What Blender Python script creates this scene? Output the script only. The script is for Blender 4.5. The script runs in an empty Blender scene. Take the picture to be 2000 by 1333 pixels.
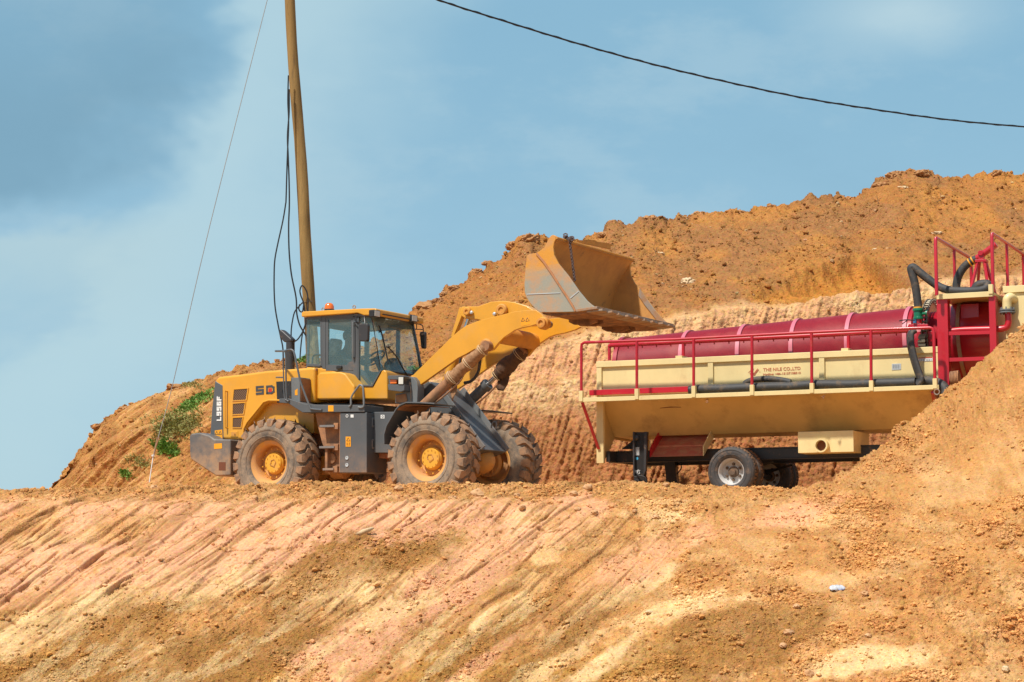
import bpy, bmesh, math, random
import numpy as np
from mathutils import Vector, Matrix
SC = bpy.context.scene; COL = SC.collection
R = math.radians
random.seed(7)
# ---------------------------------------------------------------- camera, sky, sun, exposure
F_PX = 4100.0; HZ = 1110.0; CAMZ = 1.65          # focal length and horizon row, in pixels of the 2000 px photograph
PITCH = math.atan((HZ - 666.5) / F_PX)
cd = bpy.data.cameras.new('camera'); cam = bpy.data.objects.new('camera', cd); COL.objects.link(cam)
cd.sensor_width = 36; cd.lens = 36 * F_PX / 2000; cd.clip_end = 5000; cd.clip_start = 0.1
cam.location = (0, 0, CAMZ); cam.rotation_euler = (R(90) + PITCH, 0, 0); SC.camera = cam
SUN = Vector((-0.42, -0.46, 1.0)).normalized()
SUN_EL = math.asin(SUN.z); SUN_AZ = math.atan2(SUN.x, SUN.y)
ld = bpy.data.lights.new('sun', 'SUN'); ld.energy = 4.7; ld.angle = R(2.5); ld.color = (1, .945, .86)
so = bpy.data.objects.new('sun', ld); COL.objects.link(so); so.rotation_euler = SUN.to_track_quat('Z', 'Y').to_euler()
SC.view_settings.view_transform = 'Standard'; SC.view_settings.look = 'None'; SC.view_settings.gamma = 1
SC.view_settings.exposure = 0.17
W = bpy.data.worlds.new('World'); SC.world = W; W.use_nodes = True
def sky():
    nt = W.node_tree; N = nt.nodes; L = nt.links
    for n in list(N): N.remove(n)
    out = N.new('ShaderNodeOutputWorld'); bg = N.new('ShaderNodeBackground'); bg.inputs[1].default_value = 0.10
    st = N.new('ShaderNodeTexSky'); st.sky_type = 'NISHITA'; st.sun_disc = False
    st.sun_elevation = SUN_EL; st.sun_rotation = SUN_AZ; st.dust_density = 1.0; st.ozone_density = 2.0
    tc = N.new('ShaderNodeTexCoord'); sep = N.new('ShaderNodeSeparateXYZ'); L.new(tc.outputs['Generated'], sep.inputs[0])
    mp = N.new('ShaderNodeMapping'); mp.inputs['Scale'].default_value = (1, 1, 1.5); L.new(tc.outputs['Generated'], mp.inputs[0])
    mp.inputs['Location'].default_value = (0.31, 0, 0.07)
    n1 = N.new('ShaderNodeTexNoise'); n1.inputs['Scale'].default_value = 5.2; n1.inputs['Detail'].default_value = 5
    n1.inputs['Roughness'].default_value = .58; n1.inputs['Distortion'].default_value = .25; L.new(mp.outputs[0], n1.inputs[0])
    def mr(src, a, b, c=0, d=1, smooth=True):
        m = N.new('ShaderNodeMapRange'); m.interpolation_type = 'SMOOTHSTEP' if smooth else 'LINEAR'
        L.new(src, m.inputs[0])
        for i, v in zip((1, 2, 3, 4), (a, b, c, d)): m.inputs[i].default_value = v
        return m.outputs[0]
    def mix(f, a, b, typ='MIX'):
        m = N.new('ShaderNodeMix'); m.data_type = 'RGBA'; m.blend_type = typ
        for k, x in ((0, f), (6, a), (7, b)):
            if isinstance(x, (int, float)): m.inputs[k].default_value = x
            elif isinstance(x, tuple): m.inputs[k].default_value = (*x, 1)
            else: L.new(x, m.inputs[k])
        return m.outputs[2]
    def math_(op, a, b):
        m = N.new('ShaderNodeMath'); m.operation = op
        for k, x in ((0, a), (1, b)):
            if isinstance(x, (int, float)): m.inputs[k].default_value = x
            else: L.new(x, m.inputs[k])
        return m.outputs[0]
    # veil of thin cloud low in the sky; colours are radiance before the 0.10 background strength
    hi = mix(mr(sep.outputs[2], .0, .27), (3.45, 5.45, 6.65), (2.35, 4.4, 5.9))
    # grey-blue cloud bank to the left with a bright ragged edge (direction space, warped by noise)
    n1s = math_('SUBTRACT', n1.outputs[0], .5)
    sx_ = math_('ADD', math_('MULTIPLY', sep.outputs[0], 1.0), math_('MULTIPLY', sep.outputs[2], -.57))
    s1_ = math_('ADD', sx_, math_('MULTIPLY', n1s, .20))          # grows to the right and downwards
    s2_ = math_('ADD', sep.outputs[2], math_('MULTIPLY', n1s, .11))
    m1 = mr(s1_, -.262, -.315); m2 = mr(s2_, .160, .185)
    dark = math_('MULTIPLY', m1, m2)
    core = mr(s2_, .27, .21)
    dark = math_('MULTIPLY', dark, math_('ADD', math_('MULTIPLY', core, .45), .5))
    rim = math_('MULTIPLY', mr(s1_, -.29, -.262), mr(s1_, -.262, -.13, 1, 0))
    rim2 = math_('MULTIPLY', math_('MULTIPLY', mr(s2_, .165, .150), mr(s2_, .08, .15)), mr(sep.outputs[0], -.12, -.20))
    n2 = N.new('ShaderNodeTexNoise'); n2.inputs['Scale'].default_value = 9; n2.inputs['Detail'].default_value = 7; n2.inputs['Roughness'].default_value = .6
    mp2 = N.new('ShaderNodeMapping'); mp2.inputs['Scale'].default_value = (1, 1, 2.2); mp2.inputs['Location'].default_value = (2.0, 1, .3)
    L.new(tc.outputs['Generated'], mp2.inputs[0]); L.new(mp2.outputs[0], n2.inputs[0])
    v = mix(math_('MULTIPLY', mr(n2.outputs[0], .48, .66), .42), hi, (3.9, 5.6, 6.5))
    v = mix(math_('MULTIPLY', mr(n2.outputs[0], .47, .28), .28), v, (2.2, 4.1, 5.5))
    v = mix(math_('MULTIPLY', rim, .85), v, (4.3, 6.1, 6.8))
    v = mix(math_('MULTIPLY', rim2, .75), v, (4.3, 5.9, 6.4))
    v = mix(math_('MULTIPLY', dark, .88), v, (1.75, 3.35, 4.5))
    # one brighter wisp high on the right
    wx_ = math_('MULTIPLY', math_('SUBTRACT', sep.outputs[0], .18), 14); wz_ = math_('MULTIPLY', math_('SUBTRACT', sep.outputs[2], .256), 34)
    rr_ = math_('SQRT', math_('ADD', math_('MULTIPLY', wx_, wx_), math_('MULTIPLY', wz_, wz_)), 0)
    v = mix(math_('MULTIPLY', mr(math_('ADD', rr_, math_('MULTIPLY', n2.outputs[0], 1.4)), 1.7, .6), .8), v, (4.7, 6.3, 6.9))
    f = mr(sep.outputs[2], .25, .7, .93, .35)
    L.new(mix(f, st.outputs[0], v), bg.inputs[0]); L.new(bg.outputs[0], out.inputs[0])
sky()

# ---------------------------------------------------------------- pixel rays and local frames (used to measure the photograph)
cP, sP = math.cos(PITCH), math.sin(PITCH)
CAM = Vector((0, 0, CAMZ))
def ray(px, py):
    a = (px - 1000) / F_PX; b = (666.5 - py) / F_PX
    return Vector((a, cP - b * sP, sP + b * cP))
def at(px, py, depth):
    d = ray(px, py); return CAM + d * (depth / d.y)
class Frame:
    def __init__(s, O, th):
        s.O = Vector(O); s.th = R(th); c, n = math.cos(s.th), math.sin(s.th)
        s.F = Vector((c, -n, 0)); s.L = Vector((n, c, 0))
    def loc(s, P):
        d = P - s.O; return Vector((d.dot(s.F), d.dot(s.L), d.z))
    def side(s, px, py, v):              # point where the ray meets the lengthwise plane at lateral offset v -> (u, w)
        d = ray(px, py); n = s.L; t = (v - (CAM - s.O).dot(n)) / d.dot(n); q = s.loc(CAM + d * t); return (q.x, q.z)
    def cross(s, px, py, u):             # ... meets the crosswise plane at u -> (v, w)
        d = ray(px, py); n = s.F; t = (u - (CAM - s.O).dot(n)) / d.dot(n); q = s.loc(CAM + d * t); return (q.y, q.z)
def zoomer(x0, y0, k): return lambda x, y: (x0 + x / k, y0 + y / k)
Z1 = zoomer(350, 560, 3.25); Z2 = zoomer(700, 560, 3.25); Z3 = zoomer(950, 440, 5.0)
Z4 = zoomer(1100, 600, 3.602); Z5 = zoomer(1500, 600, 3.602); Z6 = zoomer(1700, 430, 3.81)
Z7 = zoomer(560, 580, 6.6667); Z8 = zoomer(480, 400, 4.442); Z0 = lambda x, y: (x, y)

# ---------------------------------------------------------------- tags, mesh builder
def tag(o, label=None, cat=None, group=None, kind=None):
    if label: o['label'] = label
    if cat: o['category'] = cat
    if group: o['group'] = group
    if kind: o['kind'] = kind
    return o
def empty(name, loc, rz=0, label=None, cat=None, group=None):
    o = bpy.data.objects.new(name, None); COL.objects.link(o); o.location = loc; o.rotation_euler = (0, 0, rz)
    o.empty_display_size = .2
    return tag(o, label, cat, group)
def smooth_path(pts, n=6):
    pts = [Vector(p) for p in pts]
    if len(pts) < 3: return pts
    out = []
    for i in range(len(pts) - 1):
        p0 = pts[max(i - 1, 0)]; p1 = pts[i]; p2 = pts[i + 1]; p3 = pts[min(i + 2, len(pts) - 1)]
        for k in range(n):
            t = k / n
            out.append(.5 * ((2 * p1) + (-p0 + p2) * t + (2 * p0 - 5 * p1 + 4 * p2 - p3) * t * t + (-p0 + 3 * p1 - 3 * p2 + p3) * t ** 3))
    out.append(pts[-1]); return out
class MB:
    def __init__(s): s.v = []; s.f = []
    def add(s, vs, fs):
        b = len(s.v); s.v += [tuple(v) for v in vs]; s.f += [tuple(b + i for i in f) for f in fs]; return s
    def prism(s, poly, v0, v1):          # profile in (u,w), swept along v
        n = len(poly)
        return s.add([(p[0], v0, p[1]) for p in poly] + [(p[0], v1, p[1]) for p in poly],
              [tuple(range(n)), tuple(range(2 * n - 1, n - 1, -1))] + [(i, n + i, n + (i + 1) % n, (i + 1) % n) for i in range(n)])
    def prism_u(s, poly, u0, u1):        # profile in (v,w), swept along u
        n = len(poly)
        return s.add([(u0, p[0], p[1]) for p in poly] + [(u1, p[0], p[1]) for p in poly],
              [tuple(range(n)), tuple(range(2 * n - 1, n - 1, -1))] + [(i, n + i, n + (i + 1) % n, (i + 1) % n) for i in range(n)])
    def sheet(s, pts, v0, v1, th):       # open polyline in (u,w) with thickness, swept along v
        up = []; n = len(pts)
        for i in range(n):
            a = Vector(pts[max(i - 1, 0)]); b = Vector(pts[min(i + 1, n - 1)]); d = (b - a).normalized()
            up.append((pts[i][0] - d.y * th, pts[i][1] + d.x * th))
        return s.prism(list(pts) + up[::-1], v0, v1)
    def box(s, a, b):
        (x0, y0, z0), (x1, y1, z1) = a, b
        return s.add([(x0, y0, z0), (x1, y0, z0), (x1, y1, z0), (x0, y1, z0), (x0, y0, z1), (x1, y0, z1), (x1, y1, z1), (x0, y1, z1)],
              [(0, 3, 2, 1), (4, 5, 6, 7), (0, 1, 5, 4), (1, 2, 6, 5), (2, 3, 7, 6), (3, 0, 4, 7)])
    def beam(s, p, q, w, h, up=(0, 0, 1)):
        p = Vector(p); q = Vector(q); d = (q - p).normalized(); r = d.cross(Vector(up))
        if r.length < 1e-3: r = d.cross(Vector((0, 1, 0)))
        r.normalize(); t = r.cross(d); r *= w / 2; t *= h / 2
        vs = [p - r - t, p + r - t, p + r + t, p - r + t, q - r - t, q + r - t, q + r + t, q - r + t]
        return s.add(vs, [(0, 1, 2, 3), (7, 6, 5, 4), (0, 4, 5, 1), (1, 5, 6, 2), (2, 6, 7, 3), (3, 7, 4, 0)])
    def tube(s, pts, r, n=10, sm=0, flat=1.0, jit=0, seed=0):
        pts = smooth_path(pts, sm) if sm else [Vector(p) for p in pts]
        m = len(pts); rs = r if isinstance(r, (list, tuple)) else [r]
        rad = [rs[0] if len(rs) == 1 else float(np.interp(i / (m - 1) * (len(rs) - 1), range(len(rs)), rs)) for i in range(m)]
        t0 = (pts[1] - pts[0]).normalized(); nr = t0.orthogonal().normalized()
        if abs(t0.z) < .9: nr = (Vector((0, 0, 1)) - t0 * t0.z).normalized()
        vs = []; rng = random.Random(seed)
        for i in range(m):
            t = ((pts[min(i + 1, m - 1)] - pts[max(i - 1, 0)])).normalized()
            nr = (nr - t * nr.dot(t)).normalized(); b = t.cross(nr)
            for k in range(n):
                a = 2 * math.pi * k / n; q = rad[i] * (1 + (rng.uniform(-jit, jit) if jit else 0))
                vs.append(pts[i] + nr * (math.cos(a) * q * flat) + b * (math.sin(a) * q))
        fs = [(i * n + k, i * n + (k + 1) % n, (i + 1) * n + (k + 1) % n, (i + 1) * n + k) for i in range(m - 1) for k in range(n)]
        fs += [tuple(range(n - 1, -1, -1)), tuple(range((m - 1) * n, m * n))]
        return s.add(vs, fs)
    def rev(s, prof, c, ax, n=32, closed=False):   # profile of (radius, distance along ax)
        c = Vector(c); ax = Vector(ax).normalized(); e = ax.orthogonal().normalized(); g = ax.cross(e); vs = []
        for r, a in prof:
            for k in range(n):
                t = 2 * math.pi * k / n; vs.append(c + ax * a + (e * math.cos(t) + g * math.sin(t)) * max(r, 1e-4))
        m = len(prof); rng = m if closed else m - 1
        fs = [(i * n + k, i * n + (k + 1) % n, ((i + 1) % m) * n + (k + 1) % n, ((i + 1) % m) * n + k) for i in range(rng) for k in range(n)]
        if not closed: fs += [tuple(range(n)), tuple(range((m - 1) * n, m * n))]
        return s.add(vs, fs)
    def cyl(s, p, q, r, n=20):
        p = Vector(p); q = Vector(q); return s.rev([(r, 0), (r, (q - p).length)], p, q - p, n)
    def plate(s, pts, nrm, th):
        nrm = Vector(nrm).normalized() * th; pts = [Vector(p) for p in pts]; n = len(pts)
        return s.add(pts + [p + nrm for p in pts], [tuple(range(n - 1, -1, -1)), tuple(range(n, 2 * n))] + [(i, (i + 1) % n, n + (i + 1) % n, n + i) for i in range(n)])
    def build(s, name, mat, parent=None, bevel=0, sharp=35, seg=2, loc=None, rot=None, recalc=True, solid=0, sub=0):
        me = bpy.data.meshes.new(name); me.from_pydata(s.v, [], s.f); me.update()
        if recalc:
            bm = bmesh.new(); bm.from_mesh(me); bmesh.ops.recalc_face_normals(bm, faces=bm.faces); bm.to_mesh(me); bm.free()
        me.materials.append(mat)
        me.polygons.foreach_set('use_smooth', [True] * len(me.polygons))
        me.set_sharp_from_angle(angle=R(sharp))
        o = bpy.data.objects.new(name, me); COL.objects.link(o)
        if parent: o.parent = parent
        if loc is not None: o.location = loc
        if rot is not None: o.rotation_euler = rot
        if bevel:
            b = o.modifiers.new('bevel', 'BEVEL'); b.width = bevel; b.segments = seg; b.limit_method = 'ANGLE'; b.angle_limit = R(30); b.harden_normals = True
        return o
def copy_tree(o, parent=None):
    c = o.copy(); COL.objects.link(c)
    if parent: c.parent = parent
    for ch in list(o.children): copy_tree(ch, c)
    return c

# ---------------------------------------------------------------- materials
MATS = {}
def mat(name, col, rough=.5, metal=0, dirt=None, amt=.3, scale=3, lowz=None, bump=.0, bscale=40, var=.08, coat=0, spec=.5, streak=1.0, patch=None):
    """procedural surface: base colour with slight variation, dusty patches (more of them below height lowz), fine bump"""
    m = bpy.data.materials.new(name); m.use_nodes = True; nt = m.node_tree; N = nt.nodes; L = nt.links; b = N['Principled BSDF']
    b.inputs['Roughness'].default_value = rough; b.inputs['Metallic'].default_value = metal; b.inputs['Specular IOR Level'].default_value = spec
    if coat: b.inputs['Coat Weight'].default_value = coat; b.inputs['Coat Roughness'].default_value = .15
    tc = N.new('ShaderNodeTexCoord'); mp = N.new('ShaderNodeMapping'); mp.inputs['Scale'].default_value = (1, 1, streak); L.new(tc.outputs['Object'], mp.inputs[0])
    def noise(sc, det=5, ro=.6, src=None):
        n = N.new('ShaderNodeTexNoise'); n.inputs['Scale'].default_value = sc; n.inputs['Detail'].default_value = det; n.inputs['Roughness'].default_value = ro
        L.new(src or mp.outputs[0], n.inputs[0]); return n.outputs[0]
    def mr(src, a, bb, c=0, d=1):
        q = N.new('ShaderNodeMapRange'); L.new(src, q.inputs[0])
        for i, v in zip((1, 2, 3, 4), (a, bb, c, d)): q.inputs[i].default_value = v
        return q.outputs[0]
    def mix(f, a, bb, t='MIX'):
        q = N.new('ShaderNodeMix'); q.data_type = 'RGBA'; q.blend_type = t
        for k, x in ((0, f), (6, a), (7, bb)):
            if isinstance(x, (int, float)): q.inputs[k].default_value = x
            elif isinstance(x, tuple): q.inputs[k].default_value = (*x, 1)
            else: L.new(x, q.inputs[k])
        return q.outputs[2]
    def mt(op, a, bb):
        q = N.new('ShaderNodeMath'); q.operation = op
        for k, x in ((0, a), (1, bb)):
            if isinstance(x, (int, float)): q.inputs[k].default_value = x
            else: L.new(x, q.inputs[k])
        q.use_clamp = op in ('ADD',); return q.outputs[0]
    v = mr(noise(1.7, 3), .3, .7, 1 - var, 1 + var)
    vm = N.new('ShaderNodeVectorMath'); vm.operation = 'SCALE'; vm.inputs[0].default_value = col; L.new(v, vm.inputs['Scale']); c = vm.outputs[0]
    if patch:      # (colour, low, high, noise scale): a second colour in large irregular patches
        c = mix(mr(noise(patch[3], 6, .65), patch[1], patch[2]), c, patch[0])
    if dirt:
        f = mr(noise(scale, 8, .68), .62 - amt * .35, .80 - amt * .3)
        g = mr(noise(scale * 9, 4, .7), .35, .65, .55, 1.0)
        f = mt('MULTIPLY', f, g)
        if lowz is not None:
            sp = N.new('ShaderNodeSeparateXYZ'); L.new(tc.outputs['Object'], sp.inputs[0])
            f = mt('ADD', mt('MULTIPLY', f, .6), mt('MULTIPLY', mr(sp.outputs[2], lowz[1], lowz[0]), mr(noise(scale * 2.3, 6, .7), .3, .62)))
        f = mt('MULTIPLY', f, min(1, .45 + amt))
        f = mt('ADD', f, amt * .16)
        c = mix(f, c, dirt)
        L.new(mr(f, 0, .8, rough, min(.95, rough + .45)), b.inputs['Roughness'])
    L.new(c, b.inputs['Base Color'])
    if bump:
        bn = N.new('ShaderNodeBump'); bn.inputs['Strength'].default_value = bump; bn.inputs['Distance'].default_value = .01
        L.new(noise(bscale, 5, .65), bn.inputs['Height']); L.new(bn.outputs[0], b.inputs['Normal'])
    MATS[name] = m; return m
DUST = (.46, .235, .10); DUSTL = (.55, .30, .15)
Yel = mat('yellow_paint', (.70, .325, .020), .38, dirt=(.52, .29, .10), amt=.30, scale=2.2, lowz=(.3, 1.6), bump=.05, bscale=14, coat=.25)
YelD = mat('dusty_yellow_paint', (.66, .29, .03), .5, dirt=(.44, .22, .09), amt=.6, scale=3, lowz=(0, 1.3), bump=.15)
YelR = mat('rim_paint', (.66, .31, .045), .5, dirt=(.56, .29, .13), amt=.7, scale=5, bump=.1)
Gry = mat('dark_grey_paint', (.088, .098, .105), .42, dirt=DUST, amt=.10, scale=2.6, lowz=(.2, 1.15), bump=.08)
GryM = mat('mid_grey_paint', (.15, .165, .17), .45, dirt=DUST, amt=.15, scale=4, lowz=(.5, 1.6), bump=.1)
Blk = mat('black_paint', (.018, .02, .022), .38, dirt=DUST, amt=.1, scale=5)
BlkS = mat('satin_black', (.03, .032, .036), .45, dirt=DUST, amt=.12, scale=6)
Rub = mat('tyre_rubber', (.075, .073, .068), .8, dirt=(.33, .235, .155), amt=.8, scale=6, bump=.3, bscale=60)
RubT = mat('tread_rubber', (.075, .068, .060), .85, dirt=(.40, .225, .12), amt=.85, scale=7, bump=.35, bscale=50)
RubC = mat('clean_rubber', (.04, .042, .045), .7, dirt=(.30, .19, .12), amt=.3, scale=9, bump=.2)
RubE = mat('muddy_rubber', (.035, .033, .03), .8, dirt=(.33, .17, .08), amt=.55, scale=12, bump=.2)
Rust = mat('dusty_steel', (.20, .10, .055), .7, dirt=(.42, .20, .09), amt=.7, scale=5, bump=.2)
Mud = mat('mud_caked_steel', (.13, .06, .03), .85, dirt=(.36, .165, .07), amt=.6, scale=6, bump=.5, bscale=30)
Chrome = mat('chrome_rod', (.6, .6, .6), .2, metal=1)
Steel = mat('worn_steel', (.30, .28, .25), .5, metal=.25, dirt=(.40, .21, .10), amt=.75, scale=4, bump=.1)
Cloth = mat('brown_wrap_cloth', (.25, .125, .055), .9, dirt=(.40, .22, .11), amt=.6, scale=14, bump=.7, bscale=26)
ClothD = mat('dark_wrap_cloth', (.085, .045, .028), .9, dirt=(.16, .08, .04), amt=.5, scale=14, bump=.7, bscale=26)
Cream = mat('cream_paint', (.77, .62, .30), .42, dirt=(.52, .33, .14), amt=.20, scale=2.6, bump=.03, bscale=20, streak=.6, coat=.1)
CreamShade = mat('shaded_cream_paint', (.66, .46, .17), .45, dirt=(.36, .21, .09), amt=.34, scale=1.2, bump=.06, bscale=10, patch=((.36, .25, .12), .60, .78, .8))  # darker cream for undersides: their shade is put into the colour, plus dirt
Red = mat('red_paint', (.48, .008, .022), .33, dirt=(.42, .13, .07), amt=.14, scale=3, coat=.3)
RedD = mat('red_drum_paint', (.36, .006, .018), .3, dirt=(.30, .07, .04), amt=.15, scale=2, coat=.3)
Pink = mat('faded_hoop_paint', (.56, .14, .19), .45, dirt=(.5, .25, .15), amt=.2, scale=4)
RedF = mat('dusty_red_chute', (.42, .09, .05), .6, dirt=(.44, .20, .10), amt=.6, scale=5, bump=.2)
HoseM = mat('black_hose_rubber', (.028, .031, .034), .62, dirt=(.26, .17, .09), amt=.30, scale=5, bump=.35, bscale=22)
Wire = mat('cable_black', (.012, .012, .014), .6)
WireG = mat('galvanised_wire', (.30, .29, .27), .5, metal=.3)
WhiteP = mat('white_vinyl', (.78, .78, .75), .45)
Decal = mat('faded_red_vinyl', (.50, .15, .07), .55)
RedV = mat('red_vinyl', (.55, .03, .02), .45)
GreyV = mat('charcoal_vinyl', (.055, .06, .065), .45)
Orange = mat('orange_sticker', (.85, .35, .01), .45, dirt=DUST, amt=.15)
Amber = mat('amber_lens', (.75, .16, .01), .25, coat=.5)
Silver = mat('silver_label', (.55, .57, .57), .35, metal=.3)
LensM = mat('lamp_lens', (.62, .60, .52), .15, coat=.6)
Green = mat('green_valve_paint', (.005, .16, .075), .35, coat=.3)
WhiteRim = mat('silver_rim_paint', (.58, .57, .55), .42, dirt=(.40, .28, .18), amt=.2, scale=8)
BrownIn = mat('rusty_inside', (.16, .05, .02), .8)
Skin = mat('brown_skin', (.10, .05, .03), .55)
Shirt = mat('dark_shirt', (.045, .05, .06), .9)
Trous = mat('dark_trousers', (.04, .045, .055), .9)
Hair = mat('black_hair', (.01, .01, .01), .8)
SeatW = mat('plastic_wrapped_seat', (.30, .32, .32), .35, dirt=(.12, .13, .13), amt=.6, scale=14, bump=.6, bscale=24)
PlasticB = mat('clear_white_plastic', (.52, .53, .56), .3, patch=((.35, .42, .70), .55, .62, 9))
def wood():
    m = mat('weathered_pole_wood', (.235, .135, .038), .85, dirt=(.36, .23, .08), amt=.5, scale=7, bump=.8, bscale=16, streak=.10, var=.25, patch=((.09, .05, .018), .56, .70, 11))
    return m
Wood = wood()
def glass(name, tint, painted_refl):
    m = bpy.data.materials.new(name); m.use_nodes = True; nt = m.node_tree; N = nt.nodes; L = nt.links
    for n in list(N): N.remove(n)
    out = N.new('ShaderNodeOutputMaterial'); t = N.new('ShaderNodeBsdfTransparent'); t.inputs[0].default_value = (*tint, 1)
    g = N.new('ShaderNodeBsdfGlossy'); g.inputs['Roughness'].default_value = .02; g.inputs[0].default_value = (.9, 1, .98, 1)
    d = N.new('ShaderNodeBsdfDiffuse'); d.inputs[0].default_value = (.42, .62, .62, 1)  # pale blue diffuse veil: dusty film that also stands in for reflected sky
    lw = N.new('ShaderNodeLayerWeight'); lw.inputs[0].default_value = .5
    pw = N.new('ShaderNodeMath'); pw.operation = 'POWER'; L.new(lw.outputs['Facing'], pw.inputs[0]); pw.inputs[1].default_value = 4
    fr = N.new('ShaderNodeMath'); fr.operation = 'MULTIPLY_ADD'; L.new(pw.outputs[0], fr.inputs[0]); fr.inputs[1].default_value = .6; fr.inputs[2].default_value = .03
    m1 = N.new('ShaderNodeMixShader'); m1.inputs[0].default_value = painted_refl; L.new(t.outputs[0], m1.inputs[1]); L.new(d.outputs[0], m1.inputs[2])
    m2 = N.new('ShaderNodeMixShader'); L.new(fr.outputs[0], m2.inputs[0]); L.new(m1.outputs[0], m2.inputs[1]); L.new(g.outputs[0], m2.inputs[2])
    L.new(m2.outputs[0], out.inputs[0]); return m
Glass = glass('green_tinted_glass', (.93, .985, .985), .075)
def grid_mat(name, c1, c2, k, axis='XZ'):
    m = bpy.data.materials.new(name); m.use_nodes = True; N = m.node_tree.nodes; L = m.node_tree.links; b = N['Principled BSDF']
    tc = N.new('ShaderNodeTexCoord'); mp = N.new('ShaderNodeMapping'); mp.inputs['Rotation'].default_value = (R(90), R(45) if axis == 'D' else 0, 0)
    L.new(tc.outputs['Object'], mp.inputs[0])
    br = N.new('ShaderNodeTexChecker'); br.inputs['Scale'].default_value = k; br.inputs[1].default_value = (*c1, 1); br.inputs[2].default_value = (*c2, 1)
    L.new(mp.outputs[0], br.inputs[0]); L.new(br.outputs[0], b.inputs['Base Color']); b.inputs['Roughness'].default_value = .6; return m
Mesh = grid_mat('woven_grille', (.20, .10, .045), (.03, .02, .015), 42)
def screen_mat():
    """perforated screen cloth of the drum: fine slots in rows round the drum"""
    m = bpy.data.materials.new('perforated_screen'); m.use_nodes = True; N = m.node_tree.nodes; L = m.node_tree.links; b = N['Principled BSDF']
    tc = N.new('ShaderNodeTexCoord'); br = N.new('ShaderNodeTexBrick'); br.inputs['Scale'].default_value = 9.0
    mp = N.new('ShaderNodeMapping'); mp.inputs['Rotation'].default_value = (R(90), 0, 0); L.new(tc.outputs['Object'], mp.inputs[0]); L.new(mp.outputs[0], br.inputs[0])
    br.inputs['Color1'].default_value = (.17, .006, .013, 1); br.inputs['Color2'].default_value = (.23, .008, .017, 1); br.inputs['Mortar'].default_value = (.36, .014, .026, 1)
    br.inputs['Mortar Size'].default_value = .03; br.inputs['Brick Width'].default_value = .30; br.inputs['Row Height'].default_value = .22
    n = N.new('ShaderNodeTexNoise'); n.inputs['Scale'].default_value = 1.6; n.inputs['Detail'].default_value = 6; L.new(tc.outputs['Object'], n.inputs[0])
    r = N.new('ShaderNodeMapRange'); r.inputs[1].default_value = .5; r.inputs[2].default_value = .75; r.inputs[4].default_value = .5; L.new(n.outputs[0], r.inputs[0])
    mx = N.new('ShaderNodeMix'); mx.data_type = 'RGBA'; L.new(r.outputs[0], mx.inputs[0]); L.new(br.outputs[0], mx.inputs[6]); mx.inputs[7].default_value = (.42, .09, .07, 1)
    L.new(mx.outputs[2], b.inputs['Base Color']); b.inputs['Roughness'].default_value = .46; b.inputs['Specular IOR Level'].default_value = .3
    bp = N.new('ShaderNodeBump'); bp.inputs['Strength'].default_value = .6; bp.inputs['Distance'].default_value = .01; L.new(br.outputs['Fac'], bp.inputs['Height']); L.new(bp.outputs[0], b.inputs['Normal'])
    return m
Screen = screen_mat()
def bucket_mat(name, paint, axis, lo, hi):
    """yellow paint rubbed through to bare grey steel along one end, with dust"""
    m = bpy.data.materials.new(name); m.use_nodes = True; N = m.node_tree.nodes; L = m.node_tree.links; b = N['Principled BSDF']
    tc = N.new('ShaderNodeTexCoord'); dot = N.new('ShaderNodeVectorMath'); dot.operation = 'DOT_PRODUCT'; dot.inputs[1].default_value = axis; L.new(tc.outputs['Object'], dot.inputs[0])
    def noise(s, d=6, st=(1, 1, 1)):
        mp = N.new('ShaderNodeMapping'); mp.inputs['Scale'].default_value = st; L.new(tc.outputs['Object'], mp.inputs[0])
        n = N.new('ShaderNodeTexNoise'); n.inputs['Scale'].default_value = s; n.inputs['Detail'].default_value = d; n.inputs['Roughness'].default_value = .65; L.new(mp.outputs[0], n.inputs[0]); return n.outputs[0]
    a = N.new('ShaderNodeMath'); a.operation = 'MULTIPLY_ADD'; L.new(noise(3, 7, (.5, 1, 2)), a.inputs[0]); a.inputs[1].default_value = .55; L.new(dot.outputs['Value'], a.inputs[2])
    r = N.new('ShaderNodeMapRange'); L.new(a.outputs[0], r.inputs[0]); r.inputs[1].default_value = lo; r.inputs[2].default_value = hi
    mx = N.new('ShaderNodeMix'); mx.data_type = 'RGBA'; L.new(r.outputs[0], mx.inputs[0]); mx.inputs[6].default_value = (.31, .295, .235, 1); mx.inputs[7].default_value = (*paint, 1)
    r2 = N.new('ShaderNodeMapRange'); L.new(noise(4.5, 9), r2.inputs[0]); r2.inputs[1].default_value = .43; r2.inputs[2].default_value = .66; r2.inputs[4].default_value = .8
    m2 = N.new('ShaderNodeMix'); m2.data_type = 'RGBA'; L.new(r2.outputs[0], m2.inputs[0]); L.new(mx.outputs[2], m2.inputs[6]); m2.inputs[7].default_value = (.50, .26, .12, 1)
    L.new(m2.outputs[2], b.inputs['Base Color']); b.inputs['Roughness'].default_value = .6
    bp = N.new('ShaderNodeBump'); bp.inputs['Strength'].default_value = .25; bp.inputs['Distance'].default_value = .01; L.new(noise(22), bp.inputs['Height']); L.new(bp.outputs[0], b.inputs['Normal'])
    return m

GryC = mat('scuffed_counterweight', (.088, .098, .105), .45, dirt=(.42, .25, .13), amt=.35, scale=1.8, lowz=(.9, 1.35), bump=.1, patch=((.16, .155, .14), .52, .66, 3))
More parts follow.
